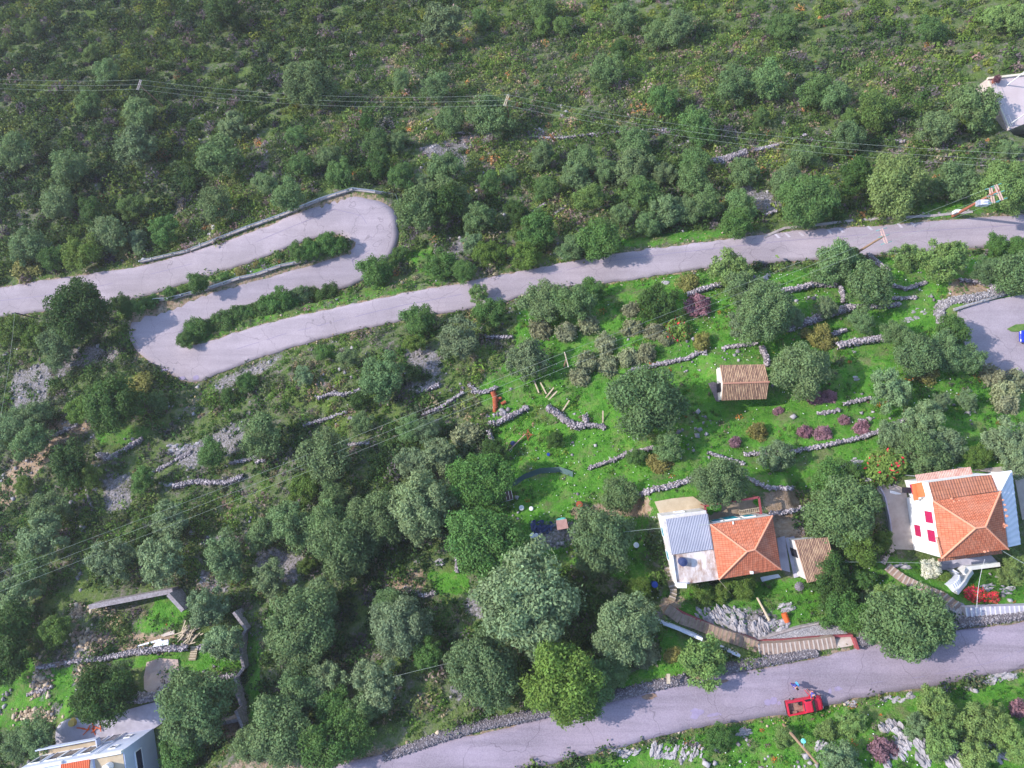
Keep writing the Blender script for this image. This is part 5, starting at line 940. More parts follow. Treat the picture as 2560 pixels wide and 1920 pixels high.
solidwall([(555,1800),(612,1790)], .4, 1.0, M['mortar'], 'short cross wall joining the boundary above the orange earth')
for i, (pl, lb, mm) in enumerate((([(341,1617),(348,1612),(402,1597),(404,1602)], 'long thin grey plank on the stone bank', 'sheet_blue'), ([(381,1618),(390,1605),(420,1599),(422,1611)], 'pale grey sheet leaning on the stone bank', 'sheet_blue'), ([(402,1588),(412,1583),(436,1575),(436,1585),(408,1592)], 'pinkish concrete slab above the grey sheet', 'concrete'))):
    b_ = MB(); b_.slab([G(a, b, .35) for a, b in pl], .07); tag(b_.build('board', M[mm], None, origin=G(*pl[0])), lb, 'board', 'boards by the plot')
b_ = MB(); 
for i in range(26):
    p = G(440+rr.random()*52, 1575+rr.random()*36, .12+.1*rr.random()); a = .7+rr.gauss(0, .3); b_.box(p, (1.0*(.4+rr.random()), .06, .03), (Vector((math.cos(a), math.sin(a), .05)).normalized(), Vector((-math.sin(a), math.cos(a), 0)), Vector((0, 0, 1))))
tag(b_.build('plank_heap', M['plank'], None, origin=G(465,1590)), 'heap of bleached planks and brushwood beside the green plot', 'planks')
# ---------------------------------------------------------------- white terrace building (top right)
TQ = [P(u, v, 112.5) for u, v in ((2467,198),(2570,186),(2700,178),(2700,262),(2560,310),(2519.8,326))]; T0 = TQ[0]
H4 = empty('terrace_building', (T0.x, T0.y, CAMZ-116.5), 0, 'bright pinkish white terrace on stone walls at the right edge, top of the photo', 'building', 'houses')
b_ = MB(); b_.prism([V3(p, -.15) for p in TQ], CAMZ-118.5); q4_ = [P(2467,198,112.66), P(2519.8,326,112.66), P(2506,339,116.8), P(2436,220,116.8)]; b_.poly(q4_); b_.poly([q4_[0], q4_[3], P(2560,200,116.8), TQ[1]-Vector((0,0,.16))]); b_.poly([q4_[1], P(2560,310,112.66), P(2700,262,112.66), P(2700,330,117), P(2560,374,117), q4_[2]]); b_.build('stone_base', noisy('white_masonry', (.42,.36,.36), (.62,.55,.55), 2.5, .9, .05), H4); b_ = MB(); b_.slab(TQ, .148); b_.build('terrace_floor', noisy('pinkish_floor', (.50,.41,.43), (.58,.49,.52), .4, .7), H4)
b_ = MB()
def edge_box(b_, a, c_, th, z0, z1):
    e = (c_-a); l = e.length; e.normalize(); m_ = (a+c_)/2; b_.box((m_.x, m_.y, m_.z+(z0+z1)/2), (l/2, th/2, (z1-z0)/2), (e, Vector((-e.y, e.x, 0)), Vector((0, 0, 1))))
edge_box(b_, TQ[0], TQ[1], .3, .003, .35); edge_box(b_, TQ[0]+Vector((.2, -.3, 0)), TQ[5]+Vector((.2, .3, 0)), .22, .003, .12); b_.build('kerb', noisy('cream', (.62,.54,.42), (.74,.68,.58), 1), H4)
rl = MB(); a, c_ = TQ[0].lerp(TQ[5], .12)+Vector((.35, 0, 0)), TQ[5]+Vector((.15, .4, 0))
for z in (.55, 1.0): rl.tube(V3(a, z), V3(c_, z), .022)
for t in (0, .25, .5, .75, 1): p = a.lerp(c_, t); rl.tube(p, V3(p, 1.0), .025)
rl.build('railing', M['steel'], H4)
for u, v in ((2518,213),(2524,311)): p = P(u, v, 112.5); b_ = MB(); b_.tube(p, V3(p, 4.2), .09, .07, 8); b_.build('flagpole', M['whitep'], H4)
p = P(2484,205,112.4); b_ = MB(); b_.tube(p, V3(p, .5), .35, .45, 10); t_ = empty('potted_plant', p, 0, 'dark red-leaved plant in a pot on the white terrace corner', 'plant'); b_.build('pot', mat('pot_clay', (.3, .1, .07), .8), t_)
e = bpy.data.objects.new('foliage', PR['shrub'][2]); W.objects.link(e); e.parent = t_; e.location = (0, 0, .8); e.scale = (.6, .6, .6); e.color = (.12, .05, .07, 1)
b_ = MB(); b_.prism([P(u, v, PARKD-.12) for u, v in ((2518,822),(2540,811),(2640,804),(2640,826),(2530,829))], CAMZ-PARKD-.2); tag(b_.build('grass_island', noisy('short_grass', (.07,.16,.03), (.16,.24,.06), 3)), 'small grass island beside the blue car', kind='structure')
# ---------------------------------------------------------------- guardrails
def guardrail(pl, label, kerb_=True):
    pp = [G(a, b) for a, b in pl]; root = empty('guardrail', pp[0], 0, label, 'guardrail', 'steel guardrails on the road bends'); q_ = []
    for p, r in zip(pp[:-1], pp[1:]):
        n_ = max(1, int((r-p).length/2.0)); q_ += [p.lerp(r, i/n_) for i in range(n_)]
    q_.append(pp[-1]); q_ = [Vector((p.x, p.y, z_road(p) if roadd(p.x, p.y) < 1.4 else float(zt(p.x, p.y)))) for p in q_]; bm_ = MB(); pl_ = []; kb = MB(); prof = [(0, .45), (.05, .49), (.05, .56), (0, .60), (.05, .64), (.05, .71), (0, .75)]
    for i, (p, r) in enumerate(zip(q_[:-1], q_[1:])):
        e = Vector((r.x-p.x, r.y-p.y, 0)).normalized(); s_ = Vector((-e.y, e.x, 0)); 
        for (o0, z0), (o1, z1) in zip(prof[:-1], prof[1:]): bm_.poly([V3(p+s_*o0, z0), V3(r+s_*o0, z0), V3(r+s_*o1, z1), V3(p+s_*o1, z1)]); bm_.poly([V3(p+s_*(o1-.02), z1), V3(r+s_*(o1-.02), z1), V3(r+s_*(o0-.02), z0), V3(p+s_*(o0-.02), z0)])
        edge_box(kb, p-s_*.05, r-s_*.05, .42, -.5, .16)
        ps_ = MB(); pl_.append(ps_); ps_.box(V3(p-s_*.12, .3), (.05, .07, .42), (e, s_, Vector((0, 0, 1))))
    bm_.build('beam', M['steel'], root); [x_.build('post', M['steel'], root) for x_ in pl_[:98]]
    if kerb_: kb.build('footing', M['kerb'], root)
guardrail([(354,655),(471,628),(538,602),(620,570),(700,541),(800,500),(884,474),(940,481),(991,489)], 'long guardrail along the outer edge of the lowest road leg')
guardrail([(991,489),(1000,515)], 'short guardrail end turning down at the right hairpin bend', False)
guardrail([(272,781),(350,765),(424,747),(520,722),(601,695),(640,687),(703,665),(767,652)], 'guardrail on the strip between the two upper hairpin legs')
guardrail([(2383,774),(2453,752),(2530,730)], 'guardrail with kerb along the turning area of the blue car')
# ---------------------------------------------------------------- poles and wires
def catmark(p, r): pass
def pole(u, v, h, r, m, label, arms=(), name='utility_pole', group='utility poles'):
    t = G(u, v, h); b0 = Vector((t.x, t.y, float(zt(t.x, t.y)))); root = empty(name, b0, 0, label, 'utility pole', group); MB().tube(V3(b0, -.5), t, r*1.25, r*.8, 10).build('pole', m, root)
    pts_ = []
    for (u0, v0, u1, v1, dz, double, mm, ins) in arms:
        d_ = CAMZ-t.z+dz; a, c_ = P(u0, v0, d_), P(u1, v1, d_); c0 = (a+c_)/2; sh = Vector((t.x-c0.x, t.y-c0.y, 0))*(1 if abs(dz) < .5 else .0); a, c_ = a+sh*0, c_+sh*0; e = (c_-a); l = e.length; e.normalize(); s_ = Vector((-e.y, e.x, 0)); b_ = MB()
        for k in ((-.14, .14) if double else (0,)): b_.box((a+c_)/2+s_*k, (l/2, .06, .06), (e, s_, Vector((0, 0, 1))))
        for k in (-.3, .3): b_.tube((a+c_)/2+e*k*l, V3(t, -dz-.9), .025)
        cr = b_.build('crossarm', mm, root)
        for k in (-.46, 0, .46):
            p = (a+c_)/2+e*k*l; IS = []
            if ins == 'string':
                for s2 in (-1, 1):
                    I = MB(); IS.append(I)
                    for j in range(3): I.tube(p+s_*s2*(.28+j*.17)+Vector((0, 0, .05)), p+s_*s2*(.38+j*.17)+Vector((0, 0, .05)), .08, .03, 8)
            else: I = MB(); IS.append(I); I.tube(V3(p, .06), V3(p, .28), .05, .03, 7)
            pts_.append(V3(p, .2))
            for I in IS: io = I.build('insulator', M['glass_teal'] if ins == 'string' else M['whitep'], None, origin=parent_origin(root)); io.location = (0, 0, 0); io.parent = cr
    return root, t, pts_
pA = pole(348,212,9,.13,M['wood'],'wooden pole with double white crossarm amid dense scrub, upper left', [(352,200,344,225,.1,True,M['kerb'],'pin')])
pB = pole(1267,250,9,.13,M['wood'],'wooden pole with double pale crossarm, top centre', [(1271,237,1261,265,.1,True,M['plank'],'pin')])
pE = pole(1416,898,8.5,.12,M['wood'],'slim wooden pole with single crossarm above the green terraces', [(1411,880,1421,918,.1,False,M['plank'],'pin')])
pD = pole(2208,591,9.5,.15,M['wood'],'pole with pink double crossarm leaning over the upper road', [(2203,572,2216,609,.1,True,M['arm'],'string')])
pC = pole(2497,476,10.5,.17,M['wood_red'],'reddish pole carrying a transformer at the right edge', [(2489,462,2505,501,.1,True,M['arm'],'string'),(2476,470,2484,508,1.6,True,M['arm'],'string')])
rc_, tC, _ = pC; b_ = MB(); bx = P(2457,508,CAMZ-tC.z+3.4); b_.box(bx, (.42,.32,.5)); 
for i in range(5):
    for s_ in (-1, 1): b_.box(bx+Vector((s_*.58, -.3+.15*i, 0)), (.16,.025,.42))
for i in range(3): b_.tube(bx+Vector((-.25+.25*i, 0, .5)), bx+Vector((-.25+.25*i, .05, .85)), .05, .03, 6)
b_.build('transformer', M['sheet_blue'], rc_); b_ = MB(); p = P(2393,530,CAMZ-tC.z+9.1); b_.box(p, (.45,.2,.5)); b_.build('meter_box', M['whitep'], rc_)
def wire(p, r, sag, label, group, rad=.012, m='wire'):
    b_ = MB(); n_ = 14; q_ = [p.lerp(r, i/n_)-Vector((0, 0, sag*4*(i/n_)*(1-i/n_))) for i in range(n_+1)]
    for a, c_ in zip(q_[:-1], q_[1:]): b_.tube(a, c_, rad, rad, 4, False)
    return tag(b_.build('power_line', M[m], None, origin=p), label, 'cable', group)
def off3(u, v, h, dx, dy): c_ = G(u, v, h); return [c_+Vector((dx*k, dy*k, 0)) for k in (-1, 0, 1)]
NM = ['upper', 'middle', 'lower']
ol = off3(-150, 200, 8.8, .3, -1.0); orr = off3(2700, 408, 8.5, .3, -1.0)
for i in range(3):
    wire(ol[i], pA[2][i], 1.2, f'{NM[i]} thin wire running left from the pole amid dense scrub', 'power lines'); wire(pA[2][i], pB[2][i], 3.2, f'{NM[i]} wire of the three spanning between the two top poles', 'power lines')
    wire(pB[2][i], orr[i], 4.2, f'{NM[i]} wire of the three running right from the top centre pole', 'power lines')
    wire(pE[2][i], pD[2][i], 1.6, f'{NM[i]} wire from the slim pole up to the pink crossarm pole', 'power lines')
ol = off3(-200, 1530, 8.5, .4, -1.1)
for i in range(3): wire(ol[i], pE[2][i], 3.5, f'{NM[i]} wire of the three crossing down-left from the slim pole', 'power lines')
for i in range(3): wire(pD[2][i], pC[2][i], .8, f'{NM[i]} wire between pink crossarm pole and transformer pole', 'power lines')
lp = pole(2043,1909,9.3,.13,M['wood'],'bare grey wooden pole with a small lamp, bottom right', name='lamp_pole'); b_ = MB(); a = P(2011,1872,CAMZ-lp[1].z+2.9); 
a = lp[1]-Vector((0, 0, 3.4)); c_ = a+Vector((-.1, .75, .25)); b_.tube(a, c_, .035); b_.build('lamp_arm', M['steel'], lp[0]); b_ = MB(); b_.tube(c_+Vector((0, 0, -.05)), c_+Vector((0, .02, .22)), .24, .14, 12); b_.build('lamp_head', M['teal_light'], lp[0])
lt = pole(37,782,7,.10,M['dark'],'thin dark pole beside the lowest road leg at the left edge'); wire(V3(lt[1], 0), G(-60,1300,6), 1.0, 'single wire dropping along the left edge of the photo', 'power lines')
sp = pole(1265,1627,4.5,.06,M['plank'],'short pale post with a wire among the olive trees'); wire(sp[1], G(905,1712,3.5), .5, 'single pale wire from the short post into the olives', 'power lines')
wire(P(1776,1311,82.5), G(1560,1330,5.5), .6, 'thin service wire left of the grey metal roof', 'power lines', .02); wire(P(1797,1449,82.7), G(1832,1490,.6), .05, 'taut pale wire from the orange roof corner into the garden', 'power lines', .03, 'plank'); wire(P(2503,1375,81), G(2620,1440,6), .4, 'pale cable leaving the corner of the white house', 'power lines', .03)
wire(G(2325,1408,3.2), G(2080,1405,3.0), .3, 'thin wire across the garden left of the white blossoming tree', 'power lines', .02); wire(G(2442,1518,4.5), P(2462,1398,82.2), .3, 'vertical-looking wire above the crimson hedge', 'power lines', .025, 'whitep')
# roadside sign post
p = G(1664,1690,0); sg = empty('sign_post', p, 0, 'small weathered board on a post at the roadside wall', 'sign'); b_ = MB(); b_.tube(V3(p, -.3), V3(p, 1.7), .05); b_.build('post', M['wood'], sg); b_ = MB(); b_.box(V3(p, 1.75)+Vector((0, .25, 0)), (.18, .5, .04)); b_.build('board', M['plank'], sg)
# ---------------------------------------------------------------- small clutter
def drum(u, v, r, h, m, label, lie=None, cat='barrel', name='barrel', grp=None):
    p = G(u, v, r if lie is not None else 0); b_ = MB()
    if lie is None:
        b_.tube(p, V3(p, h), r, r, 16, True); b_.tube(V3(p, h*.32), V3(p, h*.36), r*1.05, r*1.05, 16); b_.tube(V3(p, h*.66), V3(p, h*.70), r*1.05, r*1.05, 16); b_.tube(V3(p, h), V3(p, h+.02), r*.85, r*.8, 14)
    else:
        e = Vector((math.cos(lie), math.sin(lie), 0)); b_.tube(p-e*h/2, p+e*h/2, r, r, 16)
        for k in (-.18, .18): b_.tube(p+e*h*(k-.02), p+e*h*(k+.02), r*1.06, r*1.06, 16)
    return tag(b_.build(name, m, None, origin=p), label, cat, grp)
drum(1634,1458,.35,.95,M['blue'],'blue plastic barrel left of the mossy house stairs', None, grp='drums and barrels')
drum(1237,992,.36,1.5,M['rust'],'rusty drum lying topmost of the stack in the green plot', -1.2, grp='drums and barrels')
drum(1238,1009,.33,1.3,M['rust'],'rusty drum lying in the middle of the stack', -1.5, grp='drums and barrels'); drum(1237,1022,.27,1.0,M['rust'],'rusty drum lying lowest, nearest the white stones', -1.6, grp='drums and barrels')
drum(1259,1007,.22,.7,M['rust'],'small rusty drum right of the drum stack', .5, grp='drums and barrels'); drum(1249,996,.2,.5,M['rust'],'smallest rusty can between the drums', .2, grp='drums and barrels')
drum(1448,1260,.38,.9,M['rust'],'orange-rimmed open drum above the earth strip', None, grp='drums and barrels'); drum(1304,1269,.3,.5,M['whitep'],'white bucket, left one of the upper junk spot', None, 'bucket', 'bucket', 'white buckets'); drum(1328,1271,.25,.45,M['whitep'],'white bucket, right one of the upper junk spot', None, 'bucket', 'bucket', 'white buckets')
drum(1331,1338,.3,.5,M['whitep'],'white bucket, left one below the junk heap', None, 'bucket', 'bucket', 'white buckets'); drum(1341,1337,.24,.45,M['whitep'],'white bucket, right one below the junk heap', None, 'bucket', 'bucket', 'white buckets')
drum(1964,1544,.32,.95,M['orange'],'orange plastic container standing among the rocks', 1.9, 'container', 'container'); drum(1371,1136,.2,.3,M['blue'],'tiny blue bucket on the green terrace', None, 'bucket', 'bucket')
drum(1282,1108,.3,.5,M['navy'],'dark blue tub beside the grey metal ribs', None, 'tub', 'tub'); drum(1590,1362,.3,.5,M['whitep'],'white bucket left of the mossy house stairs', None, 'bucket', 'bucket', 'white buckets')
for i in range(12):
    p = G(1231+random.random()*45, 1014+random.random()*24, .12); me = stones('whitish_stone', np.zeros((1, 3)), np.array([[.62, .5, .38]])*(.6+.6*random.random()), M['stone_pale'], 900+i); o = bpy.data.objects.new('whitish_stone', me); W.objects.link(o); o.location = p; tag(o, 'one of the whitish stones heaped just below the rusty drums', 'stone', 'whitish stones below the drums')
b_ = MB(); 
for i in range(8): b_.box(G(1303-i*3.0, 1096+i*2.9, .4+.1*(i % 2)), (.05, .75, .05), (Vector((.7, -.7, 0)), Vector((.68, .72, .1)).normalized(), Vector((0, 0, 1))))
tag(b_.build('metal_ribs', M['corr_red'], None, origin=G(1296,1100)), 'row of faded pinkish metal ribs on the ground', 'scrap metal')
b_ = MB(); 
for i in range(7): a = i*.9; b_.box(G(1320+math.cos(a)*6, 1087+math.sin(a)*6, .3), (.5, .04, .04), (Vector((math.cos(a), math.sin(a), .3)).normalized(), Vector((-math.sin(a), math.cos(a), 0)), Vector((0, 0, 1))))
tag(b_.build('scrap_frame', M['rust'], None, origin=G(1320,1088)), 'rusty iron frame beside the pinkish ribs', 'scrap metal')
p0, p1, p2, p3 = [G(u, v, .7) for u, v in ((1248,1222),(1276,1217),(1283,1248),(1252,1256))]; tr = empty('trailer', G(1265,1236), 0, 'old dark slatted trailer bed under the green tree edge', 'trailer'); b_ = MB(); b_.slab([p0, p1, p2, p3], .08); b_.build('bed', mat('dark_purple_board', (.09, .06, .08), .8), tr)
b_ = MB()
for i in range(5): edge_box(b_, p0.lerp(p1, i/4), p3.lerp(p2, i/4), .06, .003, .12)
edge_box(b_, p0, p1, .06, .01, .3); edge_box(b_, p3, p2, .06, .01, .3); b_.build('rails', M['steel'], tr)
b_ = MB()
for i in range(60): p = G(random.gauss(1352, 12), random.gauss(1318, 9), random.random()*.4); b_.box(p, (.3*random.random()+.1, .12, .08), (Vector((math.cos(i), math.sin(i), .3)).normalized(), Vector((-math.sin(i), math.cos(i), 0)), Vector((0, 0, 1))))
tag(b_.build('junk_heap', M['navy'], None, origin=G(1352,1318)), 'dark bluish heap of scrap left of the teal hut', 'scrap heap')
for u, v, a, lb in ((1341,967,-1.2,'leaning stake, leftmost of the row above the stone walls'),(1358,970,-1.1,'leaning stake, second of the row above the stone walls'),(1374,982,.9,'pale plank, third of the row above the stone walls'),(1381,990,.8,'pale plank, rightmost of the row above the stone walls'),(1414,1015,1.0,'lone pale plank on the grass above the bent stone wall'),(1507,1044,1.57,'upright pale plank at the end of the bent stone wall'),(2345,1540-120,0,'')):
    if lb: b_ = MB(); b_.box(G(u, v, .3), (.9, .09, .05), (Vector((math.cos(a), math.sin(a), .2)).normalized(), Vector((-math.sin(a), math.cos(a), 0)), Vector((0, 0, 1)))); tag(b_.build('plank', M['plank'], None, origin=G(u, v)), lb, 'plank', 'loose planks')
b_ = MB(); b_.tube(G(1893,1494,.5), G(1924,1552,.5), .12, .14, 7); tag(b_.build('timber_beam', M['plank'], None, origin=G(1893,1494)), 'long weathered timber lying in the rocky garden', 'timber')
b_ = MB(); 
for i in range(3): b_.slab([G(2012+dx, 1520+dy-i*2, .12) for dx, dy in ((-5,-2),(6,-3),(7,3),(-4,4))], .05)
b_ = MB(); p = G(2000,1467,.9); 
for i in range(10): a = i*.628; b_.poly([p, p+Vector((math.cos(a)*.55, math.sin(a)*.55, -.25)), p+Vector((math.cos(a+.5)*.5, math.sin(a+.5)*.5, -.2))])
b_.tube(V3(p, -.9), p, .04); tag(b_.build('spiky_plant', mat('mauve_leaf', (.22, .18, .24), .6), None, origin=V3(p, -.9)), 'mauve spiky rosette plant below the small outbuilding', 'plant')
b_ = MB(); b_.box(G(1285,1200,.1), (.1,.1,.1))
p = G(2260,1230,.1); b_ = MB(); b_.slab([G(u, v, .22) for u, v in ((2225,1226),(2236,1228),(2252,1233),(2254,1236),(2240,1236),(2226,1233))], .1); tag(b_.build('plaster_heap', M['white'], None, origin=p), 'spill of white plaster on the yard of the white house', 'plaster')
# shade net draped over terrace edge
b_ = MB(); nl = [(1278,1212),(1310,1190),(1350,1175),(1400,1172),(1432,1184)]
for (a, c_), (e, f) in zip(nl[:-1], nl[1:]): b_.poly([G(a, c_-5, .7), G(a, c_+9, .15), G(e, f+9, .15), G(e, f-5, .7)])
tag(b_.build('shade_net', mat('dark_net', (.07, .12, .12), .9), None, origin=G(1350,1175)), 'dark green net draped along the terrace below the trees', 'net')

# ---------------------------------------------------------------- air
hz = bpy.data.materials.new('haze'); hz.use_nodes = True; t_ = hz.node_tree; t_.nodes.clear(); ou = t_.nodes.new('ShaderNodeOutputMaterial'); pv = t_.nodes.new('ShaderNodeVolumePrincipled')
pv.inputs['Color'].default_value = (.82, .80, 1.0, 1); pv.inputs['Density'].default_value = .00024; pv.inputs['Anisotropy'].default_value = .2; t_.links.new(pv.outputs[0], ou.inputs['Volume'])
b_ = MB(); b_.box((-15, 50, 10), (700, 640, 100)); o = b_.build('haze', hz); tag(o, 'thin bluish air over the hillside', kind='stuff'); zmn = float(vv[:, 2].min())-1; o.location = (0, 0, 0)
for v_ in o.data.vertices: v_.co.z = zmn if v_.co.z < 0 else 112.0
# ================================================================ vehicles
def sections(b_, secs, close=True):                   # list of (x, [(y,z)...]) half profiles -> mirrored loft
    L = []
    for x, pr in secs: L.append([Vector((x, y, z)) for y, z in pr]+[Vector((x, -y, z)) for y, z in pr[::-1]])
    n_ = len(L[0])
    for a, c_ in zip(L[:-1], L[1:]):
        for j in range(n_): b_.poly([a[j], a[(j+1) % n_], c_[(j+1) % n_], c_[j]])
    if close: b_.poly(L[0][::-1]); b_.poly(L[-1])
def place(b_, M4): b_.v = [tuple(M4 @ Vector(p)) for p in b_.v]; return b_
def wheels(root, M4, xs, hw, r, mt):
    for x in xs:
        for s_ in (-1, 1):
            b_ = MB(); b_.tube((x, s_*(hw-.19), r), (x, s_*hw, r), r, r, 20); w_ = place(b_, M4).build('tyre', M['tyre'], root)
            b_ = MB(); b_.tube((x, s_*(hw-.05), r), (x, s_*(hw+.012), r), r*.58, r*.5, 14); b_.tube((x, s_*hw, r), (x, s_*(hw+.03), r), r*.18, r*.15, 8); h_ = place(b_, M4).build('rim', mt, None, origin=parent_origin(root)); h_.location = (0, 0, 0); h_.parent = w_
M['tyre'] = mat('tyre_rubber', (.02, .02, .022), .8); M['red'] = mat('red_paint', (.55, .02, .05), .3, .5); M['carblue'] = mat('blue_car_paint', (.01, .03, .42), .2, .6); M['lamp'] = mat('lamp_glass', (.7, .7, .72), .15, .6); M['tail'] = mat('tail_lamp', (.4, .02, .02), .3); M['bed'] = noisy('rusty_bed_liner', (.20, .09, .07), (.40, .24, .19), 3)
def vehicle(pc_, ang, kind, label):
    M4 = Matrix.Translation(pc_) @ Matrix.Rotation(ang, 4, 'Z') @ Matrix.Scale(.9 if kind == 'p' else 1, 4); root = empty('pickup_truck' if kind == 'p' else 'parked_car', pc_, 0, label, 'pickup truck' if kind == 'p' else 'car'); paint = M['red'] if kind == 'p' else M['carblue']; hw = .79 if kind == 'p' else .82
    low = lambda x, zb, zt_, w_, ch=.06: (x, [(w_-ch*.6, zb), (w_, zb+ch), (w_+.01, (zb+zt_)/2), (w_-.01, zt_-ch), (w_-ch*1.6, zt_)])
    if kind == 'p':
        b_ = MB(); sections(b_, [low(-.12, .28, .93, hw), low(.5, .26, .93, hw), low(.95, .26, .93, hw), low(1.15, .28, .92, hw-.01), low(1.75, .3, .84, hw-.04), low(1.93, .34, .76, hw-.09), low(1.98, .42, .66, hw-.12)]); 
        for s_ in (-1, 1): b_.box((-1.05, s_*(hw-.05), .62), (.93, .05, .30)); b_.box((-1.05, s_*(hw-.09), .935), (.93, .09, .018))
        b_.box((-1.98, 0, .62), (.05, hw, .31)); b_.box((-1.98, 0, .945), (.07, hw, .02)); b_.box((-.15, 0, .75), (.03, hw-.1, .42)); place(b_, M4).build('body', paint, root)
        b_ = MB(); b_.box((-1.06, 0, .43), (.90, hw-.12, .03)); 
        for k in (-.4, 0, .4): b_.box((-1.06, k, .47), (.88, .025, .015))
        for s_ in (-1, 1): b_.box((-1.35, s_*(hw-.24), .56), (.33, .12, .11))
        place(b_, M4).build('cargo_bed', M['bed'], root)
        b_ = MB(); sections(b_, [(-.16, [(.70, .93), (.70, .95), (.58, 1.34), (.52, 1.40)]), (.0, [(.72, .93), (.72, .95), (.60, 1.38), (.53, 1.43)]), (.55, [(.72, .93), (.72, .95), (.60, 1.38), (.53, 1.43)]), (.66, [(.72, .93), (.72, .95), (.60, 1.345), (.54, 1.39)]), (1.12, [(.70, .90), (.70, .91), (.69, .925), (.66, .93)])]); cb = place(b_, M4).build('cab', paint, root)
        b_ = MB(); b_.poly([Vector(p) for p in ((.685, .56, 1.385), (1.10, .66, .955), (1.10, -.66, .955), (.685, -.56, 1.385))]); o = place(b_, M4); o.v = [tuple(Vector(p)+M4.to_3x3() @ Vector((.012, 0, .012))) for p in o.v]; o.build('windscreen', M['glass'], root)
        b_ = MB(); b_.box((-.185, 0, 1.15), (.012, .48, .13)); place(b_, M4).build('rear_window', M['glass'], root)
        for s_ in (-1, 1): b_ = MB(); pl = [(-.02, .98), (.85, .98), (.62, 1.32), (.04, 1.35)]; b_.poly([Vector((x, s_*(.728-(z-.95)*.28), z)) for x, z in (pl if s_ < 0 else pl[::-1])]); place(b_, M4).build('side_window', M['glass'] if s_ < 0 else M['dark'], root)
        # open driver's door on the road side
        b_ = MB(); a = math.radians(62); dx, dy = -math.cos(a), math.sin(a); b_.box((.82+dx*.45, hw+dy*.45, .62), (.45, .03, .33), (Vector((dx, dy, 0)), Vector((-dy, dx, 0)), Vector((0, 0, 1)))); b_.tube((.82+dx*.06, hw+dy*.06, .95), (.82+dx*.30, hw+dy*.30, 1.36), .022); b_.tube((.82+dx*.30, hw+dy*.30, 1.36), (.82+dx*.86, hw+dy*.86, 1.34), .022); b_.tube((.82+dx*.88, hw+dy*.88, .95), (.82+dx*.86, hw+dy*.86, 1.34), .022); place(b_, M4).build('door', M['red'], root)
        b_ = MB()
        for s_ in (-1, 1): b_.box((2.0, s_*.55, .60), (.02, .13, .08))
        place(b_, M4).build('headlight', M['lamp'], root); b_ = MB()
        for s_ in (-1, 1): b_.box((-2.04, s_*.68, .62), (.02, .06, .13))
        place(b_, M4).build('tail_light', M['tail'], root); b_ = MB(); b_.box((2.04, 0, .40), (.05, hw-.03, .06)); b_.box((-2.07, 0, .36), (.04, hw-.05, .06)); b_.tube((.9, -.75, 1.0), (.9, -.93, 1.03), .05); place(b_, M4).build('bumper', M['dark'], root); wheels(root, M4, (-1.22, 1.3), hw+.02, .29, M['steel'])
    else:
        b_ = MB(); sections(b_, [low(-1.9, .4, .78, hw-.14), low(-1.82, .3, .9, hw-.08), low(-1.2, .25, .95, hw), low(1.0, .25, .93, hw), low(1.6, .28, .84, hw-.05), low(1.85, .34, .72, hw-.14), low(1.93, .42, .62, hw-.24)]); place(b_, M4).build('body', paint, root)
        b_ = MB(); sections(b_, [(-1.78, [(.60, .9), (.6, .92), (.58, .95), (.5, .97)]), (-1.35, [(.74, .93), (.73, .96), (.60, 1.36), (.5, 1.41)]), (.2, [(.75, .93), (.74, .96), (.62, 1.42), (.52, 1.47)]), (.95, [(.73, .92), (.72, .93), (.70, .94), (.6, .95)])]); place(b_, M4).build('cabin', M['glass'], root)
        b_ = MB(); sections(b_, [(-1.36, [(.61, 1.37), (.6, 1.40), (.52, 1.425), (.4, 1.43)]), (.22, [(.63, 1.43), (.61, 1.46), (.54, 1.485), (.4, 1.50)])]); place(b_, M4).build('roof', paint, root)
        b_ = MB()
        for s_ in (-1, 1): b_.box((1.86, s_*.5, .66), (.05, .16, .07))
        place(b_, M4).build('headlight', M['lamp'], root); wheels(root, M4, (-1.15, 1.2), hw+.01, .30, M['steel'])
    return root, M4
def road_at(u, v, h):                                  # point on the lower road h above it
    d_ = 79.5
    for _ in range(6): p = P(u, v, d_-h); d_ = CAMZ-z_road(p)
    p = P(u, v, d_-h); return Vector((p.x, p.y, CAMZ-d_)), d_
pc_, dg_ = road_at(2013, 1764.5, .75); pc_.z += .03; TK, M4T = vehicle(pc_, math.radians(10.5), 'p', 'red pickup truck with rusty cargo bed parked at the edge of the lower road')
b_ = MB()
for i in range(18): 
    a0, a1 = 2*math.pi*i/18, 2*math.pi*(i+1)/18
    for j in range(8):
        f0, f1 = 2*math.pi*j/8, 2*math.pi*(j+1)/8; T = lambda a, f: Vector((-.42+(.2+.09*math.cos(f))*math.cos(a), .30+(.2+.09*math.cos(f))*math.sin(a), .56+.09*math.sin(f))); b_.poly([T(a0, f0), T(a1, f0), T(a1, f1), T(a0, f1)])
place(b_, M4T); tag(b_.build('spare_tyre', M['tyre'], None, origin=pc_), 'black spare tyre lying in the cargo bed of the red pickup', 'tyre')
p = P(2590, 842, PARKD-.7); vehicle(Vector((p.x, p.y, CAMZ-PARKD+.02)), math.radians(178), 'c', 'shiny dark blue car whose front end enters at the right edge')
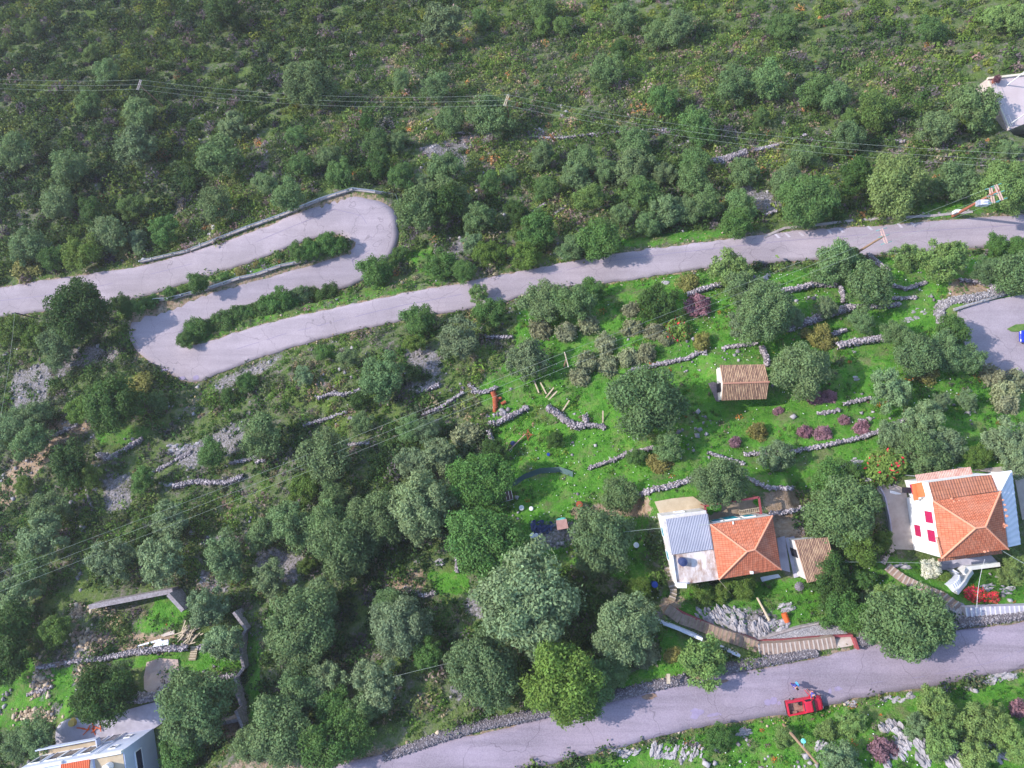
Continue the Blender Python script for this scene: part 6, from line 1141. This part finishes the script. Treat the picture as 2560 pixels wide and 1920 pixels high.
# ================================================================ people
M['skin'] = mat('skin', (.48, .27, .19), .6); M['hair'] = mat('dark_hair', (.03, .02, .02), .7); M['jeans'] = mat('blue_trousers', (.05, .06, .30), .8); M['shirt_blue'] = mat('violet_blue_shirt', (.10, .10, .42), .8); M['shoe_red'] = mat('red_shoes', (.5, .05, .06), .6); M['cap'] = mat('beige_hat', (.55, .45, .35), .8); M['bag'] = mat('light_blue_bag', (.10, .42, .75), .6)
def skin(name, vs_, es, m, parent, sub=1):
    me = bpy.data.meshes.new(name); me.from_pydata([tuple(v[:3]) for v in vs_], es, []); me.materials.append(m); o = bpy.data.objects.new(name, me); W.objects.link(o); o.parent = parent
    o.modifiers.new('Skin', 'SKIN')
    if not me.skin_vertices: 
        bm = bmesh.new(); bm.from_mesh(me); bm.verts.layers.skin.verify(); bm.to_mesh(me); bm.free()
    for i, v in enumerate(vs_): me.skin_vertices[0].data[i].radius = (v[3], v[3]); me.skin_vertices[0].data[i].use_root = i == 0
    s_ = o.modifiers.new('Subdivision', 'SUBSURF'); s_.levels = s_.render_levels = sub; return o
def person(p, rz, label, lean=0.0, stride=.0, hat=False, bag=False, arms=((.0, -.25), (.05, -.25)), legs=M['jeans'], shirt=M['shirt_blue']):
    root = empty('person', p, rz, label, 'person', 'people by the pickup'); L = math.radians(lean); sx = lambda z: math.sin(L)*max(0, z-.92)
    top = lambda x, y, z: (x+sx(z), y, .92+(z-.92)*math.cos(L) if z > .92 else z)
    V, E = [], []
    def add(x, y, z, r, par=None): V.append((*top(x, y, z), r)); (E.append((par, len(V)-1)) if par is not None else None); return len(V)-1
    pel = add(0, 0, .95, .13); ch = add(0, 0, 1.18, .125, pel); ch2 = add(0, 0, 1.36, .14, ch); nk = add(0, 0, 1.47, .06, ch2); hd = add(.02, 0, 1.57, .085, nk); hd2 = add(.02, 0, 1.67, .095, hd); add(.01, 0, 1.74, .06, hd2); nose = add(.115, 0, 1.63, .018, hd2)
    J = {}
    for s_ in (-1, 1):
        st = stride*s_; hp = add(0, s_*.09, .88, .095, pel); kn = add(.10*abs(stride)+st*.5, s_*.10, .50, .062, hp); an = add(st, s_*.10, .09, .042, kn); add(st+.14, s_*.11, .045, .035, an)
        sh = add(0, s_*.19, 1.40, .06, ch2); ax, az = arms[0 if s_ < 0 else 1]; el = add(ax*.45, s_*.25, 1.40+az*.95, .042, sh); wr = add(ax*1.0+.08, s_*.24, 1.40+az*1.0-.22 if az < -.1 else 1.36+az, .03, el); d_ = (Vector(V[wr][:3])-Vector(V[el][:3])).normalized(); pm = Vector(V[wr][:3])+d_*.07; V.append((*pm, .034)); E.append((wr, len(V)-1)); pi_ = len(V)-1
        sd = d_.cross(Vector((0, 1, 0))).normalized() if abs(d_.y) < .9 else Vector((1, 0, 0))
        for k in range(4): f1 = pm+d_*(.05)+sd*(k-1.5)*.021; f2 = f1+d_*(.035-.006*abs(k-1.3))+Vector((0, -s_*.012, 0)); V.append((*f1, .009)); E.append((pi_, len(V)-1)); V.append((*f2, .008)); E.append((len(V)-2, len(V)-1))
        th = pm-d_*.02+sd*.045; V.append((*th, .010)); E.append((pi_, len(V)-1)); V.append((*(th+d_*.035), .009)); E.append((len(V)-2, len(V)-1)); J[s_] = (hp, kn, an, sh, el, wr)
    body = skin('body', V, E, M['skin'], root, 1)
    g = lambda i, k: (*V[i][:3], V[i][3]*k)
    skin('trousers', [g(pel, 1.14)]+[g(J[s_][i], 1.22) for s_ in (-1, 1) for i in (0, 1, 2)], [(0, 1), (1, 2), (2, 3), (0, 4), (4, 5), (5, 6)], legs, root)
    skin('shirt', [g(ch, 1.15), g(pel, 1.18), g(ch2, 1.12)]+[g(J[s_][i], 1.25) for s_ in (-1, 1) for i in (3, 4)], [(0, 1), (0, 2), (2, 3), (3, 4), (2, 5), (5, 6)], shirt, root)
    for s_ in (-1, 1): a = V[J[s_][2]]; skin('shoe', [(a[0]-.05, a[1], .05, .048), (a[0]+.06, a[1], .045, .045), (a[0]+.16, a[1], .04, .036)], [(0, 1), (1, 2)], M['shoe_red'], root)
    h_ = V[hd2]; hx = skin('hair', [(h_[0]-.025, 0, h_[2]+.03, .10), (h_[0]-.05, 0, h_[2]-.06, .075), (h_[0], 0, h_[2]+.065, .085)], [(0, 1), (0, 2)], M['cap'] if hat else M['hair'], root)
    for s_ in (-1, 1): b_ = MB(); b_.box((h_[0]+.088, s_*.035, h_[2]-.01), (.006, .012, .008)); e = b_.build('eye', M['dark'], None); e.parent = root
    b_ = MB(); b_.box((h_[0]+.085, 0, h_[2]-.085), (.008, .026, .006)); e = b_.build('mouth', M['tail'], None); e.parent = root
    if bag:
        bb = MB(); bb.box((0, .34, .82), (.20, .09, .20)); o = bb.build('bag', M['bag'], None); o.location = p; o.rotation_euler = (0, 0, rz); bm = bmesh.new(); bm.from_mesh(o.data); bmesh.ops.bevel(bm, geom=bm.edges[:]+bm.verts[:], offset=.05, segments=2, affect='EDGES'); bm.to_mesh(o.data); bm.free()
        for s_ in (-1, 1): pass
        tag(o, 'light blue bag held beside the standing person on the road', 'bag')
    return root
pp_, _ = road_at(1979, 1708, 0); pp_.z += .04; person(pp_, math.radians(-60), 'person in blue trousers standing on the lower road with a light blue bag', 2, .08, bag=True, arms=((.05, -.28), (.02, -.30)))
pq_, _ = road_at(2020, 1724, 0); pq_.z += .04; person(pq_, math.radians(-75), 'person leaning towards the open door of the red pickup', 18, .06, hat=False, arms=((.42, -.12), (.42, -.12)), legs=mat('pinkish_trousers', (.5, .2, .2), .8))
finish_labels()
